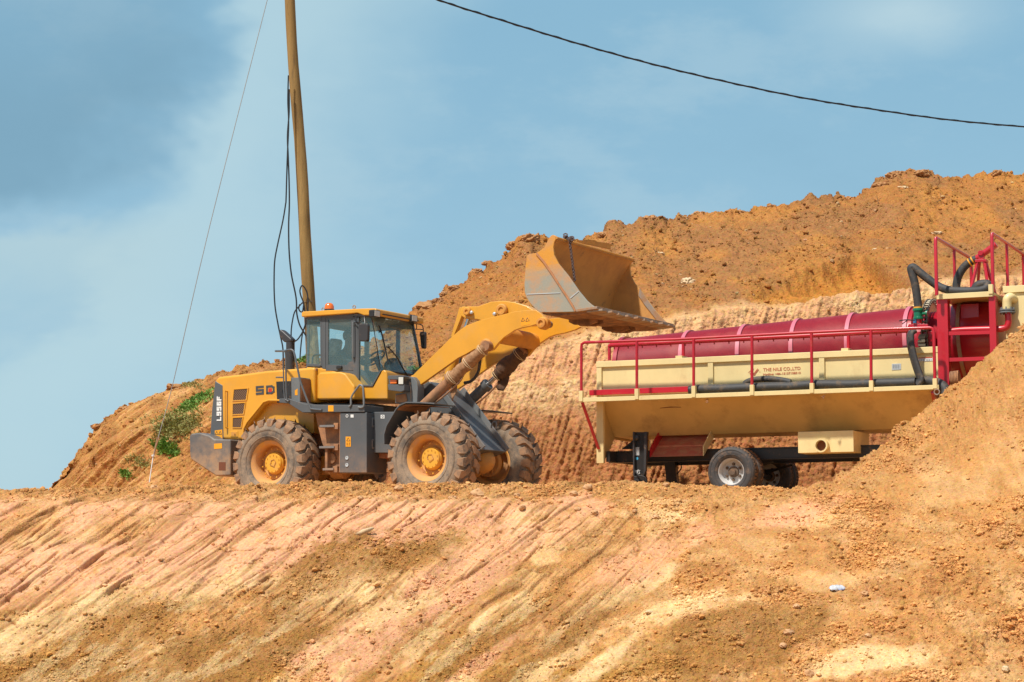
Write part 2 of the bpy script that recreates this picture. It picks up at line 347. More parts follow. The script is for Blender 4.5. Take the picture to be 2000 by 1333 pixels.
# ---------------------------------------------------------------- noise in numpy
def _h(xi, yi, seed):
    h = (xi.astype(np.int64) * 374761393 + yi.astype(np.int64) * 668265263 + seed * 1274126177) & 0x7fffffff
    h = ((h ^ (h >> 13)) * 1103515245 + 12345) & 0x7fffffff
    return ((h ^ (h >> 16)) & 0xffff) / 65535.0
def gn(x, y, seed=0):
    xi = np.floor(x); yi = np.floor(y); fx = x - xi; fy = y - yi
    u = fx * fx * fx * (fx * (fx * 6 - 15) + 10); v = fy * fy * fy * (fy * (fy * 6 - 15) + 10)
    def g(i, j):
        a = _h(xi + i, yi + j, seed) * 2 * np.pi; return np.cos(a) * (fx - i) + np.sin(a) * (fy - j)
    return ((g(0, 0) * (1 - u) + g(1, 0) * u) * (1 - v) + (g(0, 1) * (1 - u) + g(1, 1) * u) * v) * 1.5
def fbm(x, y, o=4, seed=0, gain=.5):
    r = 0; a = 1; s = 0
    for k in range(o):
        r = r + a * gn(x * 2 ** k + 17.3 * k, y * 2 ** k + 9.1 * k, seed + k); s += a; a *= gain
    return r / s
def ridged(x, y, o=4, seed=0, gain=.55):
    r = 0; a = 1; s = 0
    for k in range(o):
        r = r + a * (1 - np.abs(gn(x * 2 ** k + 7.7 * k, y * 2 ** k + 3.1 * k, seed + k)) * 2); s += a; a *= gain
    return r / s
def cell(x, y, seed=0):
    """distance to the nearest and to the border of a jittered cell pattern"""
    xi = np.floor(x); yi = np.floor(y); d1 = np.full(x.shape, 9.); d2 = np.full(x.shape, 9.)
    for i in (-1, 0, 1):
        for j in (-1, 0, 1):
            cx = xi + i + _h(xi + i, yi + j, seed); cy = yi + j + _h(xi + i, yi + j, seed + 5)
            d = (cx - x) ** 2 + (cy - y) ** 2; m = d < d1; d2 = np.where(m, d1, np.minimum(d2, d)); d1 = np.where(m, d, d1)
    return np.sqrt(d1), np.sqrt(d2) - np.sqrt(d1)
def sst(x, a, b):
    t = np.clip((x - a) / (b - a), 0, 1); return t * t * (3 - 2 * t)

# ---------------------------------------------------------------- lofted terrain sheets
def loft(cols, lines, rows, blur=3):
    """lines: list of (mode, xs, values, depths); mode 'py' = photo row, 'z' = height above the camera. -> array [row, col, 3]"""
    cols = np.asarray(cols, float); P = []
    a = (cols - 1000) / F_PX
    for mode, xs, val, dep in lines:
        v = np.interp(cols, xs, val); d = np.interp(cols, xs, dep)
        if mode == 'py':
            b = (666.5 - v) / F_PX; dy = cP - b * sP; z = CAMZ + (sP + b * cP) / dy * d; x = a / dy * d
        else:
            z = CAMZ + v; x = a / cP * d
        P.append(np.stack([x, d, z], -1))
    out = []
    for i, n in enumerate(rows):
        t = np.linspace(0, 1, n, endpoint=False)[:, None, None]; out.append(P[i][None] * (1 - t) + P[i + 1][None] * t)
    out.append(P[-1][None]); G = np.concatenate(out, 0)
    for _ in range(blur):
        G[1:-1] = G[1:-1] * .5 + (G[:-2] + G[2:]) * .25
    return G
def normals(G):
    du = np.gradient(G, axis=1); dv = np.gradient(G, axis=0); n = np.cross(du, dv); n /= np.linalg.norm(n, axis=-1, keepdims=True) + 1e-9
    return n
def project(G):
    x = G[..., 0]; y = G[..., 1]; z = G[..., 2] - CAMZ
    dd = y * cP + z * sP; uu = -y * sP + z * cP
    return 1000 + F_PX * x / dd, 666.5 - F_PX * uu / dd
def grid_mesh(name, G, colr, material, kind='structure', rough=None):
    nr, nc = G.shape[:2]; me = bpy.data.meshes.new(name)
    me.vertices.add(nr * nc); me.vertices.foreach_set('co', G.reshape(-1).astype(np.float32))
    i = np.arange(nr * nc).reshape(nr, nc); q = np.stack([i[:-1, :-1], i[:-1, 1:], i[1:, 1:], i[1:, :-1]], -1).reshape(-1)
    nf = (nr - 1) * (nc - 1); me.loops.add(nf * 4); me.loops.foreach_set('vertex_index', q.astype(np.int32))
    me.polygons.add(nf); me.polygons.foreach_set('loop_start', (np.arange(nf) * 4).astype(np.int32))
    me.polygons.foreach_set('use_smooth', np.ones(nf, bool))
    at_ = me.attributes.new('earth', 'FLOAT_COLOR', 'POINT'); c = np.ones((nr * nc, 4), np.float32); c[:, :3] = colr.reshape(-1, 3) * (A(1.07, 1.02, .92) if name == 'hill' else A(.99, .94, .80)); c[:, 3] = 1 if rough is None else rough.reshape(-1)
    at_.data.foreach_set('color', c.reshape(-1))
    me.update(calc_edges=True); me.materials.append(material)
    o = bpy.data.objects.new(name, me); COL.objects.link(o); tag(o, kind=kind); return o
def earth_mat(name, pebble, bump, fine=1.0):
    m = bpy.data.materials.new(name); m.use_nodes = True; N = m.node_tree.nodes; L = m.node_tree.links; b = N['Principled BSDF']
    b.inputs['Roughness'].default_value = .93; b.inputs['Specular IOR Level'].default_value = .08
    at_ = N.new('ShaderNodeAttribute'); at_.attribute_name = 'earth'; tc = N.new('ShaderNodeTexCoord')
    def noise(s, d=8, r=.7):
        n = N.new('ShaderNodeTexNoise'); n.inputs['Scale'].default_value = s; n.inputs['Detail'].default_value = d; n.inputs['Roughness'].default_value = r; L.new(tc.outputs['Object'], n.inputs[0]); return n.outputs[0]
    def mr(src, a, bb, c=0, d=1):
        q = N.new('ShaderNodeMapRange'); L.new(src, q.inputs[0])
        for i, v in zip((1, 2, 3, 4), (a, bb, c, d)): q.inputs[i].default_value = v
        return q.outputs[0]
    def mt(op, a, bb):
        q = N.new('ShaderNodeMath'); q.operation = op
        for k, x in ((0, a), (1, bb)):
            if isinstance(x, (int, float)): q.inputs[k].default_value = x
            else: L.new(x, q.inputs[k])
        return q.outputs[0]
    vo = N.new('ShaderNodeTexVoronoi'); vo.inputs['Scale'].default_value = pebble; L.new(tc.outputs['Object'], vo.inputs[0])
    vo2 = N.new('ShaderNodeTexVoronoi'); vo2.inputs['Scale'].default_value = pebble * 2.7; L.new(tc.outputs['Object'], vo2.inputs[0])
    grain = mr(noise(26, 6, .75), .3, .7, .80, 1.2)
    mott = mr(noise(2.6, 6, .62), .3, .7, .84, 1.16)
    vm = N.new('ShaderNodeVectorMath'); vm.operation = 'SCALE'; L.new(at_.outputs['Color'], vm.inputs[0]); L.new(mt('MULTIPLY', grain, mott), vm.inputs['Scale'])
    mx = N.new('ShaderNodeMix'); mx.data_type = 'RGBA'; mx.blend_type = 'SOFT_LIGHT'; mx.inputs[0].default_value = .28; L.new(vm.outputs[0], mx.inputs[6])
    hs = N.new('ShaderNodeHueSaturation'); hs.inputs['Saturation'].default_value = .5; L.new(vo.outputs['Color'], hs.inputs['Color']); L.new(hs.outputs[0], mx.inputs[7])
    L.new(mx.outputs[2], b.inputs['Base Color'])
    h = mt('ADD', mt('MULTIPLY', mr(vo.outputs['Distance'], 0, .7, 1, 0), .55), mt('MULTIPLY', mr(vo2.outputs['Distance'], 0, .7, 1, 0), .25))
    h = mt('ADD', h, mt('MULTIPLY', noise(9 * fine, 10, .78), 1.9))
    bp = N.new('ShaderNodeBump'); L.new(mt('MULTIPLY', at_.outputs['Alpha'], bump), bp.inputs['Strength']); bp.inputs['Distance'].default_value = .035; L.new(h, bp.inputs['Height']); L.new(bp.outputs[0], b.inputs['Normal'])
    return m
EarthF = earth_mat('near_earth', 34, .62)
EarthS = earth_mat('crumb_earth', 60, .18)
EarthH = earth_mat('hill_earth', 17, .8, .6)
A = lambda *c: np.array(c, float)
SAND = A(.52, .262, .104); SANDL = A(.62, .365, .175); PINK = A(.63, .335, .21); CREAM = A(.70, .48, .265); OCHRE = A(.40, .205, .058); BROWN = A(.35, .17, .065); RUSTE = A(.42, .185, .07)
def blob(px, py, cx_, cy_, rx, ry, ang, nz, soft=.35):
    a = R(ang); dx = px - cx_; dy = py - cy_; u = (dx * math.cos(a) + dy * math.sin(a)) / rx; v = (-dx * math.sin(a) + dy * math.cos(a)) / ry
    return 1 - sst(np.sqrt(u * u + v * v) + nz, 1 - soft, 1 + soft)
def mixc(c, d, f): return c * (1 - f[..., None]) + d * f[..., None]

# contour of the near embankment and of the heap that rises on its right
cx = [-1500, 0, 250, 700, 1300, 1560, 1622, 1655, 1700, 1728, 1750, 1811, 1847, 1889, 1936, 1966, 2000, 2100, 2300, 2600, 3400]
cy = [962, 961, 957, 953, 952, 951, 944, 922, 886, 869, 844, 794, 764, 733, 694, 667, 642, 570, 470, 420, 400]
cdp = [32.3] * 5 + [32.3, 32.4, 32.5, 32.6, 32.7, 32.8, 33, 33.1, 33.2, 33.3, 33.4, 33.5, 33.8, 34.2, 34.5, 35]
def embankment():
    cols = np.concatenate([np.linspace(-1500, -60, 120, endpoint=False), np.arange(-60, 2060, 2.0), np.linspace(2060, 3400, 120)])
    X = [-1500, 0, 700, 1300, 1560, 1800, 2000, 2300, 3400]
    lines = [('z', X, [-1.66] * 9, [19] * 9),
             ('z', X, [-1.62] * 9, [27.6, 27.6, 27.6, 27.2, 26.9, 26.6, 26.4, 26, 25]),
             ('py', X, [1345] * 9, [27.9, 27.9, 27.9, 27.6, 27.3, 26.9, 26.7, 26.3, 25.5]),
             ('py', X, [1150, 1150, 1150, 1160, 1165, 1150, 1130, 1100, 1080], [29.7, 29.7, 29.7, 29.4, 29.0, 28.7, 28.6, 28.4, 28]),
             ('py', X, [992, 990, 985, 985, 990, 985, 960, 900, 880], [31.2, 31.2, 31.2, 31.2, 31.0, 30.5, 30.0, 29.8, 29.5]),
             ('py', cx, cy, cdp)]
    # behind the crest: level pad for the machines; the heap falls away to it
    zc = np.interp(X, cx, cy); hz = [(HZ - c) / F_PX for c in zc]
    lines += [('z', [-1500, 1560, 1700, 2000, 3400], [1.10, 1.10, 1.45, 2.4, 3.4], [34.2, 34.2, 34.4, 35.3, 37]),
              ('z', [-1500, 1100, 1560, 2000, 3400], [1.10, 1.10, 1.14, 1.25, 1.4], [36.5, 36.5, 36.5, 37.2, 39.5]),
              ('z', [-1500, 900, 1150, 3400], [1.10, 1.10, 1.2, 1.3], [39.5] * 4),
              ('z', [-1500, 800, 1150, 3400], [1.10, 1.12, 1.40, 1.42], [42] * 4),
              ('z', [-1500, 800, 1150, 3400], [1.10, 1.15, 1.40, 1.45], [60] * 4),
              ('z', [-1500, 800, 1150, 3400], [-1.7] * 4, [72] * 4)]
    G = loft(cols, lines, [10, 8, 170, 200, 75, 40, 30, 30, 20, 20, 10], 2)
    px, py = project(G); n = normals(G); n[n[..., 2] < 0] *= -1
    x = G[..., 0]; z = G[..., 2]; y = G[..., 1]
    seg = np.concatenate([[0], np.cumsum(np.linalg.norm(np.diff(G[:, G.shape[1] // 2], axis=0), axis=-1))])[:, None] * np.ones(cols.shape)
    T = seg
    front = sst(py, 1400, 1330) * 0 + (np.arange(G.shape[0])[:, None] < 470) * 1.0
    crest = np.exp(-((np.arange(G.shape[0])[:, None] - 445) / 34.) ** 2)                    # rubble along the lip
    right = sst(px + (py - 950) * .55, 1150, 1560)                                          # loose tipped soil towards the right
    left = 1 - right
    # excavator scrape marks run down to the left
    ca, sa = math.cos(R(55)), math.sin(R(55))
    wx = x + .10 * fbm(x * .6, T * .6, 3, 3); p = wx * ca + T * sa; q = -wx * sa + T * ca
    s1 = ridged(q * 1.5, p * .16, 2, 11); s2 = ridged(q * 4.2, p * .35, 3, 21); s3 = ridged(q * 11, p * 1.0, 2, 31)
    cut = sst(fbm(q * 2.3, p * .22, 3, 55), -.02, .06)                                      # stepped plates of scraped clay
    big = fbm(x * .33, T * .4, 3, 41)
    rub = fbm(x * 5, T * 5, 6, 61, .62); rub2 = ridged(x * 8, T * 8, 4, 71, .6)
    loose = sst(fbm(x * .8 + .3 * z, T * 1.1, 4, 81) + .25 * fbm(x * 4, T * 4, 3, 85) + .45 * sst(py, 1080, 1300) - .12 + .3 * sst(px, 900, 1500), .05, .22)
    # photo-like zones of earth
    nz = .9 * fbm(x * 1.1, T * 1.1, 5, 301, .62) + .7 * fbm(q * 2.4, p * .5, 4, 305, .6)
    pinkz = (1 - sst(py + 45 * big + 60 * rub + px * .16 + 60 * fbm(q * 1.3, p * .3, 4, 307), 1165, 1215)) * sst(py + 30 * rub, 972, 992) * (1 - sst(px + 160 * big, 1000, 1150))
    pinkz = pinkz * (1 - .8 * blob(px, py, 255, 1028, 105, 24, -14, nz)) * (1 - .8 * blob(px, py, 60, 1030, 70, 40, -20, nz)) * (1 - .7 * blob(px, py, 560, 1010, 60, 20, -30, nz))
    pinkz = np.maximum(pinkz, .9 * blob(px, py, 850, 1170, 330, 58, -33, nz)); pinkz = np.maximum(pinkz, .8 * blob(px, py, 1010, 1075, 150, 34, -25, nz))
    for bb in ((800, 1290, 190, 15, -38), (930, 1300, 150, 12, -38), (690, 1310, 130, 14, -40), (1250, 1100, 130, 30, -30), (560, 1010, 260, 24, 0), (1530, 1010, 110, 22, -15)): pinkz = np.maximum(pinkz, .75 * blob(px, py, *bb, nz))
    creamz = np.zeros(x.shape)
    for bb in ((170, 1185, 260, 36, -22), (330, 1150, 240, 34, -14), (665, 1150, 85, 42, -8), (560, 1200, 90, 16, -48), (960, 1050, 120, 36, -18), (1330, 1195, 110, 26, -12), (250, 1240, 70, 14, -42), (60, 1250, 70, 30, -35), (460, 1120, 90, 34, 0), (1240, 1150, 110, 16, -30), (640, 1010, 110, 20, -8), (1700, 1290, 140, 26, -10), (1180, 1290, 120, 18, -35), (980, 1200, 60, 16, -30), (1300, 1010, 60, 12, 0)): creamz = np.maximum(creamz, blob(px, py, *bb, nz))
    creamz = np.maximum(creamz, .55 * sst(fbm(x * 1.2, T * 1.2, 5, 105), .14, .28) * (1 - .5 * right))
    brownz = np.zeros(x.shape)
    for bb in ((780, 1085, 200, 42, -10), (640, 1075, 120, 26, -14), (860, 1130, 160, 20, -48), (820, 1225, 160, 26, -36), (930, 1270, 210, 22, -36), (1080, 1265, 190, 18, -34), (450, 1290, 330, 55, -12), (250, 1215, 120, 36, -20), (120, 1290, 170, 34, -20), (560, 1180, 60, 20, -45), (1450, 1260, 170, 50, -12), (520, 1245, 120, 20, -40)): brownz = np.maximum(brownz, blob(px, py, *bb, nz))
    ochz = sst(py + 80 * big + (px - 700) * -.02, 1200, 1310) * (1 - sst(px, 1300, 1650)) * sst(fbm(x * .9, T * .9, 5, 111, .6) + .22, -.05, .15)
    loose = np.clip(loose * (1 - pinkz * .8) * (1 - .6 * creamz) + ochz * .35 + brownz * .8, 0, 1)
    smooth_clay = (1 - loose) * left
    cr1, ce1 = cell(wx * 1.7 + .5 * rub, T * 2.2 + .5 * fbm(x * 3, T * 3, 3, 5), 7)
    crack = (1 - sst(ce1, .0, .055)) * sst(fbm(x * .6, T * .6, 3, 121) + .3 * np.exp(-((px - 640) / 220.) ** 2), -.02, .15)
    h = (.10 * big + .016 * (s1 - .5) * (1 - .45 * right) + .012 * (s2 - .5) * (.4 + .6 * smooth_clay) + .010 * s3 * smooth_clay + .045 * cut * smooth_clay * left)
    h = h + (.036 * rub + .026 * rub2) * (.25 + 1.0 * loose) * (1 - .85 * pinkz) * (1 - .5 * creamz) + .05 * rub * right * loose * .6
    h = h - .045 * crack * np.clip(smooth_clay + pinkz, 0, 1) + .05 * (ridged(q * 1.1 + 2, p * .2, 3, 271) - .55) * sst(py, 1080, 1200) * left
    h = h + crest * (.05 * rub + .07 * np.maximum(fbm(x * 2.2, T * 2.6, 4, 131), 0) + .05 * rub2)
    gr = sst(ridged(q * 2.6 + .3, p * .16, 1, 231), .90, .97) * sst(fbm(x * .9, T * .9, 3, 235), -.10, .12)      # narrow torn grooves
    gr2 = sst(ridged(q * 7.0, p * .4, 1, 241), .86, .96) * sst(fbm(x * 1.3, T * 1.3, 3, 245), -.05, .15)
    gr3 = sst(ridged(q * 4.3 + 1.3 + .15 * rub, p * .3, 1, 281), .91, .97) * sst(fbm(x * 1.1, T * 1.1, 3, 285), -.12, .08)
    h = h - (.048 * gr + .026 * gr2 + .030 * gr3) * (1 - .7 * right) * (.35 + .65 * smooth_clay) * (1 - .8 * crest)
    # slumped hollows in the loose heap
    for hx, hy, rx, ry, dp in ((1655, 1085, 45, 30, .09), (1868, 1165, 70, 42, .10), (1960, 1255, 70, 55, .10), (1760, 975, 90, 30, .06), (1560, 960, 60, 18, .05)):
        ex = (px - hx) + (py - hy) * .5; ey = (py - hy) - (px - hx) * .25
        rr = np.sqrt((ex / rx) ** 2 + (ey / ry) ** 2) + .45 * rub; h = h - dp * (1 - sst(rr, .15, 1.15))
    rr = np.sqrt(((px - 1400) / 170) ** 2 + ((py - 1215) / 60) ** 2) + .4 * rub; h = h + .16 * (1 - sst(rr, .3, 1.1))     # low hump
    pad = 1 - front
    h = h * front + pad * (.03 * rub)
    G = G + n * h[..., None]
    c = np.ones(G.shape) * SAND
    c = mixc(c, SANDL, sst(fbm(x * 1.4, T * 1.4, 5, 141, .6), -.02, .2) * .7)
    c = mixc(c, RUSTE, sst(fbm(x * 1.1, T * 1.6, 5, 151, .6), .05, .28) * .5 * (.4 + .6 * right))
    c = mixc(c, BROWN, loose * left * .60 * sst(fbm(x * 2, T * 2, 4, 161), -.15, .2))
    c = mixc(c, OCHRE, ochz * .8)
    c = mixc(c, CREAM, creamz * (.95 - .35 * sst(rub, .05, .3)))
    c = mixc(c, A(.36, .175, .058), brownz * (.80 - .3 * sst(rub, .0, .3)))
    c = mixc(c, PINK, pinkz * (.92 - .5 * sst(rub, .1, .4)))
    c = mixc(c, SAND * .92, np.clip(crest * (py < 990) * 1.0, 0, 1) * .8)
    low = sst(py + 60 * big, 1090, 1200) * left
    c = mixc(c, A(.36, .18, .062), low * sst(fbm(q * 1.6, p * .45, 5, 261, .62), .0, .2) * .6)
    c = mixc(c, A(.66, .46, .25), low * sst(fbm(q * 2.6 + 5, p * .6, 5, 265, .62), .06, .2) * .6)
    c = mixc(c, OCHRE * .9, sst(fbm(x * 6, T * 6, 4, 171), .12, .3) * .35 * loose)
    c = mixc(c, BROWN, np.clip(gr + gr3 * .7, 0, 1) * smooth_clay * .6)  # torn grooves browned in the colour, painted shade on top of the relief
    c = mixc(c, BROWN * .9, (1 - sst(s2, .25, .45)) * smooth_clay * .55 + crack * np.clip(smooth_clay + pinkz, 0, 1) * .6)  # cracks and streak hollows darkened in the colour to stand in for shade
    o = grid_mesh('earth_embankment', G, c, EarthF, rough=np.clip(1 - .72 * pinkz - .4 * creamz + .5 * brownz, .25, 1.3))
    return G, n, c, px, py, np.clip(loose + gr * .8, 0, 1.3), crest * front, right, front
# silhouette of the hill
hx = [-300, 60, 104, 138, 163, 192, 240, 287, 325, 345, 370, 415, 460, 516, 550, 640, 690, 727, 765, 800, 825, 849, 876, 933, 960, 995, 1005, 1035, 1060, 1090, 1127, 1165, 1192, 1219, 1254, 1289, 1302, 1336, 1374, 1411, 1445, 1497, 1569, 1606, 1655, 1681, 1700, 1726, 1749, 1805, 1831, 1869, 1906, 1947, 2000, 2200, 3200]
hy = [1010, 985, 957, 905, 878, 841, 803, 777, 763, 750, 744, 733, 718, 718, 717, 714, 700, 668, 645, 615, 594, 589, 571, 538, 521, 494, 478, 462, 470, 471, 468, 456, 443, 440, 430, 433, 437, 431, 426, 417, 421, 405, 389, 384, 386, 386, 374, 355, 342, 344, 354, 356, 352, 344, 349, 335, 330]
def hill():
    cols = np.concatenate([np.linspace(-300, 60, 30, endpoint=False), np.arange(60, 2060, 2.6), np.linspace(2060, 3200, 90)])
    X = [-300, 100, 300, 560, 800, 1000, 1300, 1600, 2000, 3200]
    ridge_d = [50, 50, 51, 52, 54, 56, 58, 59, 60, 62]
    bx = [-300, 60, 104, 160, 250, 420, 560, 690, 830, 950, 1060, 1130, 1200, 1300, 1400, 1500, 1640, 1790, 2000, 3200]
    by = [1010, 987, 962, 900, 850, 800, 780, 765, 745, 722, 683, 654, 641, 629, 612, 598, 578, 561, 545, 520]
    bd = [49.8, 49.8, 49.6, 48.6, 47.2, 46.6, 46.6, 46.8, 47.2, 47.5, 47.6, 47.6, 47.6, 47.6, 47.6, 47.6, 47.6, 47.6, 47.6, 47.6]
    lines = [('z', X, [.9, .9, .95, 1.0, 1.0, 1.1, 1.2, 1.25, 1.3, 1.3], [44] * 10),
             ('z', X, [1.05, 1.05, 1.08, 1.12, 1.15, 1.3, 1.4, 1.4, 1.4, 1.4], [49.4, 48.6, 45.2, 43.6, 44.2, 45.4, 45.8, 45.8, 45.8, 45.8]),
             ('py', bx, by, bd),
             ('py', bx, [b - 6 for b in by], [d + 1.1 for d in bd]),
             ('py', hx, hy, list(np.interp(hx, X, ridge_d))),
             ('py', hx, [h + 14 for h in hy], list(np.interp(hx, X, ridge_d) + 2.2)),
             ('z', X, [-1.7] * 10, [85] * 10)]
    G = loft(cols, lines, [4, 210, 20, 260, 16, 10], 3)
    nr = G.shape[0]; row = np.arange(nr)[:, None] * np.ones(cols.shape)
    px, py = project(G); n = normals(G); n[n[..., 1] > 0] *= -1
    x = G[..., 0]; z = G[..., 2]
    face = (1 - sst(row, 205, 232)) * sst(row, 2, 10)                        # cut face below the bench
    west = 1 - sst(px, 480, 620)                                             # bare flank left of the loader
    upper = sst(row, 214, 240)
    # tooth grooves, leaning, on the cut face
    lean = .30; q = x - z * lean + .05 * fbm(x * 1.0, z * .8, 3, 5) + .22 * np.floor(z * .55 + .8 * fbm(x * .35, z * .1, 2, 6))
    g1 = np.abs(((q * 2.9 + .5 * fbm(q * .7, z * .2, 2, 15)) % 1) - .5) * 2; g1 = 1 - g1 ** 2.2; g2 = ridged(q * 9, z * .5, 3, 25); steps = fbm(x * 1.4, z * 3.6, 4, 35, .6)
    ang = R(40); wq = -x * math.sin(ang) + z * math.cos(ang); wp = x * math.cos(ang) + z * math.sin(ang); wq = wq + .1 * fbm(x, z, 3, 45)
    w1 = ridged(wq * 3.0, wp * .25, 2, 55); w2 = ridged(wq * 8, wp * .5, 3, 65)
    big = fbm(x * .28, z * .35, 4, 75); rub = fbm(x * 2.6, z * 3.2, 6, 85, .6); rub2 = ridged(x * 4.2, z * 5, 4, 95, .6); clod = cell(x * 3.2, z * 3.8, 3)[0]
    gully = ridged(x * .55 + z * .1, z * .22, 3, 105)
    h = .25 * big * (1 - .5 * face)
    h = h + face * (1 - west) * (.075 * (g1 - .5) * sst(fbm(x * .45, z * .6, 4, 37, .6), -.08, .20) * (.45 + .55 * sst(z, 4.6, 6.4)) + .03 * (rub + rub2) * sst(z, 6.6, 4.6) + .06 * (g2 - .5) + .16 * fbm(x * .7, z * .8, 4, 35, .55) + .045 * rub + .035 * rub2 + .06 * sst(ridged(q * 4.0, z * .22, 2, 29), .45, .85) * sst(fbm(x * .8, z * .8, 3, 39), -.2, .1))
    h = h + west * (.10 * (w1 - .5) + .07 * (w2 - .5) + .04 * ridged(wq * 16, wp * 1.2, 2, 67) + .04 * rub)
    h = h + upper * (1 - west) * (.10 * rub + .07 * rub2 + .07 * (gully - .5) + .05 * (.6 - clod))
    ridge = np.exp(-((row - 494) / 12.) ** 2) * (1 - west * .35)
    h = h + ridge * (.16 * rub + .20 * np.maximum(fbm(x * 1.3, z * .5, 4, 115, .65), -.1) + .1 * (.6 - clod))
    edge = np.exp(-((row - 222) / 14.) ** 2)
    h = h + edge * (1 - west) * (.10 * rub + .10 * fbm(x * 1.1, z * .2, 3, 125))
    # slump scar above the drum
    T2 = row * .03; arch = 502 + 88 * (np.abs((px - 1680) / np.where(px < 1680, 235, 150)) ** 1.25) + 14 * fbm(x * .7, x * 0 + 3, 3, 251)
    scar = sst(py, arch - 8, arch + 12) * (1 - sst(row, 0, 1) * 0) * sst(px, 1440, 1480) * (1 - sst(px, 1800, 1860)) * upper
    h = h - .50 * scar * (1 - sst(py, 535, 602)) + .16 * scar * fbm(x * 1.6, T2 * 1.6, 4, 255, .55)
    G = G + n * h[..., None]
    c = np.ones(G.shape) * A(.345, .152, .048)
    c = mixc(c, A(.285, .138, .058), sst(fbm(x * .5, z * .8, 5, 135, .6) + .35 * np.exp(-(((px - 1450) / 300) ** 2)), -.05, .25) * .8)
    c = mixc(c, A(.43, .19, .05), sst(fbm(x * .35 + 4, z * .5, 4, 145), .0, .22) * .6)
    c = mixc(c, A(.42, .175, .036), scar * .9)  # orange dug earth; the tone also stands in for a shadow under the scarp
    clay = face * (1 - west)
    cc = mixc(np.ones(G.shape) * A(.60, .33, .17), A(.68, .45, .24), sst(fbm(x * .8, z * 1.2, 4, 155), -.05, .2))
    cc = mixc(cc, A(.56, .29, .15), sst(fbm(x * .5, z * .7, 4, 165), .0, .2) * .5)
    cc = mixc(cc, A(.31, .128, .050), sst(z + .6 * rub, 6.3, 4.4) * .92)  # red-brown earth low on the face, darkened further as painted shade
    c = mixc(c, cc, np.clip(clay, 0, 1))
    c = mixc(c, A(.66, .40, .20), edge * .5 * (1 - west))
    wc = mixc(np.ones(G.shape) * A(.40, .19, .065), A(.51, .275, .11), sst(w1, .5, .85))
    wc = mixc(wc, A(.33, .155, .055), sst(fbm(x * 1.2, z * 1.2, 5, 175, .6), .02, .25) * .8)
    c = mixc(c, wc, west)
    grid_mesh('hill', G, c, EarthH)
    return G, n, c, px, py, row, west, face, upper
# ---------------------------------------------------------------- loose stones merged into sheets of "stuff"
def ico(sub):
    bm = bmesh.new(); bmesh.ops.create_icosphere(bm, subdivisions=sub, radius=1); v = np.array([p.co[:] for p in bm.verts]); f = np.array([[q.index for q in p.verts] for p in bm.faces]); bm.free(); return v, f
def stones(name, pos, nrm, size, colr, material, sub=1, seed=0, label=None, cat=None):
    rng = np.random.default_rng(seed); v0, f0 = ico(sub); nv = len(v0); k = 12; var = []
    for i in range(k):
        d = 1 + .30 * np.stack([fbm(v0[:, 0] * 1.3 + i * 9, v0[:, 1] * 1.3 + v0[:, 2] * 1.7, 3, i)], -1) * 2.0 + rng.uniform(-.12, .12, (nv, 1))
        var.append(v0 * d * rng.uniform(.65, 1.2, 3))
    var = np.array(var); n = len(pos); pick = rng.integers(0, k, n)
    a = rng.uniform(0, 2 * np.pi, n); b = rng.uniform(0, 2 * np.pi, n)
    V = var[pick]; ca, sa = np.cos(a)[:, None], np.sin(a)[:, None]; cb, sb = np.cos(b)[:, None], np.sin(b)[:, None]
    X = V[..., 0] * ca - V[..., 1] * sa; Y = V[..., 0] * sa + V[..., 1] * ca; Z = V[..., 2]
    Y, Z = Y * cb - Z * sb, Y * sb + Z * cb
    V = np.stack([X, Y, Z * .8], -1) * size[:, None, None] + (pos + nrm * size[:, None] * .25)[:, None]
    F = (f0[None] + (np.arange(n) * nv)[:, None, None]).reshape(-1).astype(np.int32)
    me = bpy.data.meshes.new(name); me.vertices.add(n * nv); me.vertices.foreach_set('co', V.reshape(-1).astype(np.float32))
    nf = n * len(f0); me.loops.add(nf * 3); me.loops.foreach_set('vertex_index', F); me.polygons.add(nf); me.polygons.foreach_set('loop_start', (np.arange(nf) * 3).astype(np.int32))
    me.polygons.foreach_set('use_smooth', np.zeros(nf, bool))
    c = np.ones((n, nv, 4), np.float32); c[..., :3] = (colr * A(.99, .93, .78) * rng.uniform(.8, 1.22, (n, 1)))[:, None]
    t = me.attributes.new('earth', 'FLOAT_COLOR', 'POINT'); t.data.foreach_set('color', c.reshape(-1))
    me.update(calc_edges=True); me.materials.append(material); o = bpy.data.objects.new(name, me); COL.objects.link(o)
    tag(o, label, cat, kind='stuff'); return o
def pick(G, w, n, rng):
    w = w.reshape(-1).astype(float); w /= w.sum(); return rng.choice(len(w), n, p=w, replace=True)
EM = embankment(); HI = hill()
